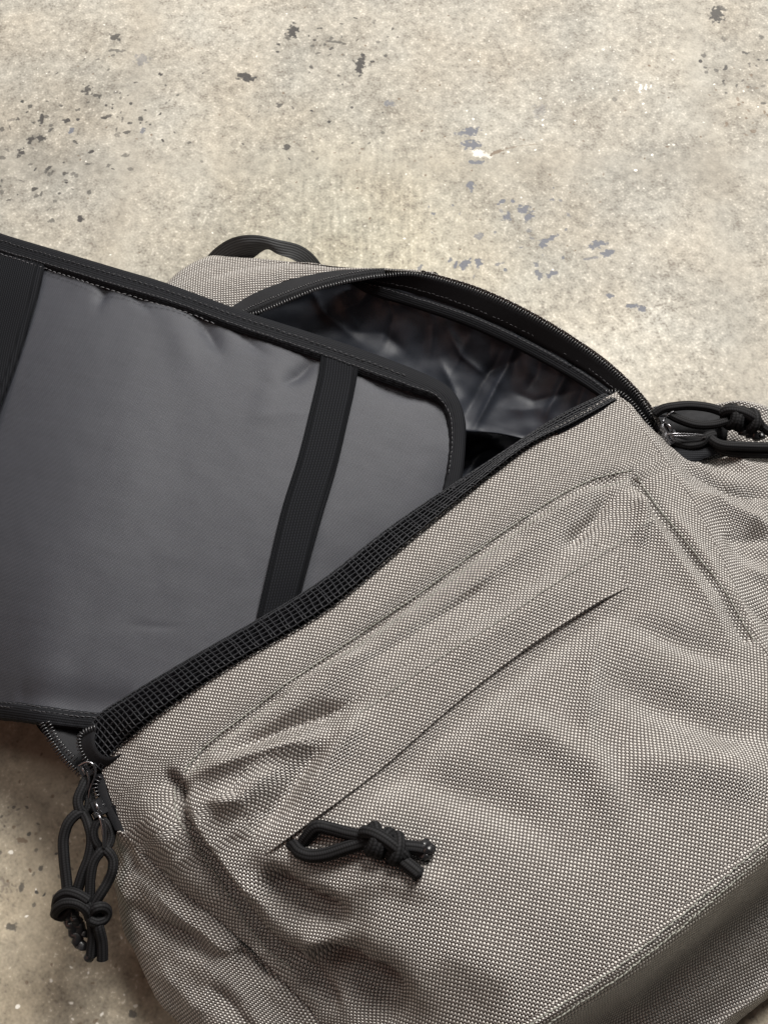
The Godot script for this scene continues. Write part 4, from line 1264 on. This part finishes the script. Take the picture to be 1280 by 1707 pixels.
	part("pull_wire", soup_mesh(ring(pts([13.32,7,-4.04,13.63,7.1,-4.01,14.39,7,-4.04,15.04,6.9,-4.03,15.2,6.8,-3.99,14.99,6.85,-3.99,14.4,6.95,-3.97,13.63,7.05,-3.91]), 0.05)), M.metal, s4)
	c = Soup.new()
	rope(c, pts([13.1,6.2,-5.61,13.42,6.4,-5.76,13.92,6.5,-5.83,14.74,6.5,-5.9,15.74,6.4,-5.82,16.54,6.3,-5.55]), R, 60)
	rope(c, pts([13.73,6.2,-5.61,14.28,6.2,-5.27,15,6.2,-5.01,15.8,6.2,-5.01,16.49,6.3,-5.15]), R * 0.95, 60)
	knot(c, pts([17.14,6.3,-5.28])[0], Vector3(1, 0, 0.25), 0.27, 0.42, 3, 0.45)
	rope(c, pts([17.27,6.3,-5.42,17.85,6.2,-5.21,18.38,6,-4.86,19.09,5.8,-4.5]), R, 40)
	part("pull_cord", soup_mesh(c), M.cord, bag)
	fr = Soup.new()
	frayed(fr, pts([17.07,6.1,-4.8])[0], pts([18.12,5.9,-4.45])[0], R)
	part("frayed_end", soup_mesh(fr), M.frayed, bag.get_child(bag.get_child_count() - 1))
	c = Soup.new()
	rope(c, pts([13.76,6.5,-3.92,14.37,6.5,-3.73,15.01,6.5,-3.86,15.3,6.6,-4.13,15.69,6.5,-4.31]), R * 0.95, 40)
	rope(c, pts([15.4,6.5,-4.25,15.61,6.6,-3.87,16.04,6.6,-3.68,17.03,6.5,-3.67,18.08,6.4,-3.69,19.71,6.2,-3.83]), R, 60)
	rope(c, pts([15.58,6.15,-4.05,16.13,6.2,-3.57,17.1,6.15,-3.47,18.15,6.1,-3.46,19.73,6,-3.55]), R * 0.95, 60)
	part("pull_cord", soup_mesh(c), M.cord, bag)

func lifted(a: Array, up: Array) -> PackedVector3Array:
	var o := pts(a)
	for i in o.size():
		# the picture of the point was taken at 9 cm; settle it on the cloth along the same plan
		o[i].y = front_y(o[i].x, o[i].z) + up[i]
	return o

# ------------------------------------------------------------------ the organizer panel
func build_organizer() -> void:
	var o := thing("organizer_panel", "dark grey nylon organizer panel with black elastic bands, half pulled from the bag", "organizer panel")
	var rows := [
		[-27.27,3,-20.9,-22.92,4.6,-18.54,-20.45,5.4,-16.83,-16.81,6.2,-14.93,-13.47,6.6,-13.56,-10.32,6.6,-12.44,-7.24,6.5,-11.34,-4.19,6.4,-10.11,-1.19,6.2,-8.9,1.78,5.9,-7.62,3.31,5.6,-6.7],
		[-26.29,3,-13.82,-22.17,4.6,-11.93,-19.5,5.5,-10.58,-16.06,6.3,-9.15,-12.89,6.7,-8.02,-9.89,6.7,-7.13,-6.95,6.6,-6.38,-4.05,6.4,-5.69,-1.15,6.2,-5.01,1.74,5.8,-4.57,3.55,5.4,-4.26],
		[-25.15,2.6,-5.22,-21.31,4.2,-4.04,-18.5,5.2,-3.19,-15.26,6.1,-2.25,-12.27,6.5,-1.57,-9.47,6.4,-1.16,-6.68,6.3,-0.8,-3.9,6.1,-0.65,-1.12,5.8,-0.79,1.42,5.4,-1.23,3.1,5,-2],
		[-24.34,1.8,2.32,-20.79,3.2,2.99,-17.61,4.8,3.73,-15.08,5.75,4.25,-12.86,5.9,4.48,-10.73,5.8,4.55,-8.34,5.7,4.46,-5.69,5.5,3.99,-3.01,5.3,3.16,0,5,1.73,2.27,4.7,0.38],
		[-24.01,0.9,7.46,-20.41,1.9,8.01,-17.2,3.8,8.67,-15.14,5.1,9.22,-13.55,5.1,9.4,-11.97,5.1,9.54,-10.16,5.1,9.38,-7.89,5,8.55,-5.35,4.9,6.89,-2.19,4.7,4.57,0.28,4.5,3.03]]
	var g := net(rows, 240, 200)
	crease(g, [
		fold([-14.09,-13.83,-14.26,-12.51,-14.38,-11.41], -0.24, 0.36, 0.45), fold([-13.02,-13.26,-12.29,-11.92,-11.6,-11.05], -0.14, 0.3, 0.45), fold([-9.52,-11.41,-8.67,-9.97,-7.92,-8.56], -0.3, 0.45, 0.45),
		fold([-7.65,-10.51,-6.39,-9.26,-5.47,-8.56], -0.15, 0.35, 0.45), fold([-3.26,-8.91,-4.11,-7.79,-5.1,-6.83], -0.3, 0.42, 0.45), fold([-1.18,-7.75,0.29,-6.96,2.33,-6.49], -0.16, 0.4, 0.4),
		fold([-11.24,-12.14,-10.16,-9.97,-9.06,-7.18], 0.12, 0.8, 0.4), fold([-5.65,-9.26,-5.26,-7.18,-6.01,-4.5], 0.1, 0.7, 0.4), fold([-6.91,-5.05,-4.91,-5.48,-3.18,-5.55], 0.05, 0.5),
		fold([-11.77,4.95,-10.15,5.06,-8.82,5.06], -0.03, 0.16, 0.4), fold([-16.6,8.03,-13.44,8.42,-10.84,8.56], -0.16, 0.7, 0.1), fold([-15.45,-6.83,-14.11,-0.39,-13.73,5.16], 0.12, 3.5)], 0.02, 0.0)
	for k in g.p.size():
		pass
	cloth_uv(g, Vector2(0.95, 0.3).normalized())
	part("fabric_sheet", grid_mesh(g), M.organizer, o)
	var under := Grid.new()
	under.w = g.w
	under.h = g.h
	under.p = g.p.duplicate()
	for k in under.p.size():
		under.p[k].y -= 0.22
	under.normals()
	under.uv = g.uv
	part("backing_sheet", grid_mesh(under), M.organizer, o)
	# binding round the edge: top, rounded corner, right end; then the lower edge
	var out_e := pts([-27.28,3.1,-21.16,-22.92,4.75,-18.83,-20.46,5.55,-17.18,-16.82,6.35,-15.36,-13.47,6.75,-13.9,-10.95,6.75,-13,-7.22,6.65,-11.45,-4.19,6.55,-10.37,-1.19,6.4,-9.33,1.48,6.2,-8.27,2.95,6,-7.56,3.68,5.8,-6.79,4.01,5.6,-5.62,3.99,5.4,-4.39,3.81,5.2,-2.86,3.43,4.9,-1.09])
	var in_e := pts([-27.01,3.2,-18.86,-22.78,4.82,-16.89,-20.21,5.62,-15.62,-16.61,6.42,-13.85,-13.31,6.82,-12.43,-10.51,6.8,-11.42,-7.14,6.72,-10.04,-4.13,6.62,-8.9,-1.17,6.45,-7.76,1.17,6.25,-6.93,2.4,6.1,-6.54,2.92,5.9,-6.05,3.09,5.7,-5.22,3.07,5.5,-4.17,2.91,5.3,-2.81,2.51,5,-1.04])
	var bind := strip(out_e, in_e, 260, 10, 0.13, 0.16)
	scallop(bind)
	var bp := part("edge_binding", grid_mesh(bind), M.binding, o)
	var bs := Soup.new()
	append_soup(bs, stitches(pts([-21.74,5.35,-16.75,-20.19,5.77,-15.82,-18.36,6.2,-14.9,-16.6,6.57,-14.04,-13.3,6.96,-12.62,-10.5,6.95,-11.64,-7.13,6.87,-10.25,-4.13,6.76,-9.13,-1.17,6.6,-8.01,1.17,6.4,-7.14,2.45,6.22,-6.71,3.12,6.03,-5.91,3.28,5.84,-5.08,3.27,5.64,-4.1,3.1,5.45,-2.73]), 0.24, 0.022, 0.02))
	append_soup(bs, stitches(pts([-21.82,5.35,-17.27,-20.27,5.79,-16.43,-18.44,6.22,-15.5,-16.66,6.6,-14.62,-13.35,6.98,-13.2,-10.54,6.97,-12.17,-7.16,6.88,-10.78,-4.15,6.78,-9.64,-1.18,6.62,-8.48,1.17,6.42,-7.61]), 0.3, 0.02, 0.03, 0.6))
	part("stitching", soup_mesh(bs), M.thread_dark, bp, "", true)
	var pale := stitches(pts([-21.71,5.28,-16.44,-20.18,5.69,-15.61,-17.99,6.2,-14.47,-16.25,6.52,-13.58,-14.55,6.82,-12.76,-12.35,6.84,-11.94,-9.57,6.8,-10.98,-8.35,6.76,-10.4]), 0.3, 0.02, 0.03, 0.6)
	part("stitching", soup_mesh(pale), M.thread_pale, bp, "", true)
	var low := strip(pts([-24.03,1.2,6.73,-20.48,2.1,7.15,-17.25,4,7.9,-14.93,5.25,8.51,-13.33,5.25,8.73,-11.5,5.2,8.82,-9.95,5.2,8.61]), pts([-23.97,0.8,7.9,-20.4,1.8,8.27,-17.21,3.7,8.81,-14.86,5.1,9.38,-13.27,5.1,9.56,-11.43,5.1,9.75,-9.62,5.1,9.69]), 120, 10, 0.13, 0.16)
	scallop(low)
	var lp := part("edge_binding", grid_mesh(low), M.binding, o)
	var lw := Soup.new()
	append_soup(lw, stitches(pts([-18.69,2.95,7.84,-17.17,4.1,8.23,-15.99,4.75,8.51,-14.86,5.36,8.81,-13.27,5.36,9.02,-11.45,5.32,9.12]), 0.24, 0.022, 0.02))
	append_soup(lw, stitches(pts([-18.73,2.93,7.64,-17.2,4.08,8.04,-16.03,4.73,8.32,-14.89,5.33,8.61,-13.3,5.32,8.83,-11.47,5.3,8.93]), 0.3, 0.02, 0.02))
	part("stitching", soup_mesh(lw), M.thread_dark, lp, "", true)
	# elastic bands
	band(o, [-21.79,5.2,-16.75,-22.06,5.1,-14.23,-22.5,4.7,-10.38,-22.52,4.4,-6.3,-22.64,3.9,-2.53], [-17.5,6.3,-14.47,-17.59,6.3,-12.59,-18.12,6,-9.17,-18.84,5.75,-5.87,-19.6,5.1,-2.59])
	band(o, [-3.07,6.6,-8.78,-3.19,6.52,-7.61,-3.52,6.48,-5.78,-4.02,6.4,-3.21,-4.72,6.25,-0.46,-5.33,5.95,2.71,-5.71,5.6,4.6], [-1.26,6.5,-8.01,-1.4,6.42,-6.99,-1.73,6.36,-5.18,-2.23,6.26,-2.64,-2.89,6.1,-0.07,-3.5,5.85,2.37,-3.9,5.5,3.99])

func scallop(g: Grid) -> void:
	# the inner edge of the binding is drawn in by its stitches
	for j in g.h:
		for i in g.w:
			var t := float(i) / (g.w - 1)
			g.p[j * g.w + i].y += 0.022 * sin(j * 1.7) * smoothstep(0.55, 0.95, t) - 0.05 * exp(-pow((t - 0.72) / 0.08, 2.0))
	g.normals()

func band(o: Node3D, a: Array, b: Array) -> void:
	var pa := pts(a)
	var pb := pts(b)
	var g := strip(pa, pb, 120, 14, 0.05, 0.03)
	var e := part("elastic_band", grid_mesh(g), M.elastic, o)
	for q in [pa, pb]:
		var s := Soup.new()
		var other: PackedVector3Array = pb if q == pa else pa
		for off in [0.02, 0.10]:
			var path := PackedVector3Array()
			for k in q.size():
				path.append(q[k].lerp(other[k], off) + Vector3.UP * 0.03)
			s.tube(even(path, 100), 0.05, 6)
		part("edge_cord", soup_mesh(s), M.elastic, e)

# ------------------------------------------------------------------ scene
func _ready() -> void:
	var cam := Camera3D.new()
	cam.name = "camera"
	cam.fov = 50.0
	cam.near = 0.02
	cam.far = 20.0
	add_child(cam)
	cam.look_at_from_position(Vector3(0.00000, 0.52315, 0.21131), Vector3(0.000, 0.070, 0.000), Vector3.FORWARD)
	cam.current = true
	var env := Environment.new()
	env.background_mode = Environment.BG_COLOR
	env.background_color = lin(0.065, 0.064, 0.065)
	env.tonemap_mode = Environment.TONE_MAPPER_LINEAR
	env.tonemap_exposure = 1.0
	env.sdfgi_enabled = true
	env.ssao_enabled = true
	env.ssil_enabled = true
	var we := WorldEnvironment.new()
	we.name = "environment"
	we.environment = env
	add_child(we)
	# the lamps: a broad one beyond the top of the bag, a weak fill added on the left to lift shadows, a faint warm one behind the viewer
	lamp("key_lamp", Vector3(0.66, 1.95, -1.45), Vector3(0.02, 0.0, -0.03), Vector2(1.0, 0.8), 14.0, Color(1.0, 0.985, 0.965))
	lamp("side_fill", Vector3(-1.0, 1.9, -0.7), Vector3(0.0, 0.0, 0.0), Vector2(1.0, 0.6), 1.1, Color(1.0, 0.97, 0.94))
	lamp("warm_lamp", Vector3(-1.3, 1.3, 0.75), Vector3(0.0, 0.0, 0.05), Vector2(0.8, 0.8), 0.34, Color(1.0, 0.74, 0.64))
	soft.noise_type = FastNoiseLite.TYPE_SIMPLEX_SMOOTH
	soft.frequency = 0.05
	soft.fractal_octaves = 2
	soft.seed = 21
	rng.seed = 5
	make_materials()
	list_marks()
	build_floor()
	build_bag()
	build_organizer()

func lamp(called: String, at: Vector3, to: Vector3, size: Vector2, energy: float, tint: Color) -> void:
	var l := AreaLight3D.new()
	l.name = called
	l.area_size = size
	l.area_normalize_energy = true
	l.light_energy = energy
	l.light_color = tint
	l.area_range = 6.0
	l.area_attenuation = 2.0
	l.shadow_enabled = true
	add_child(l)
	l.look_at_from_position(at, to, Vector3.FORWARD)
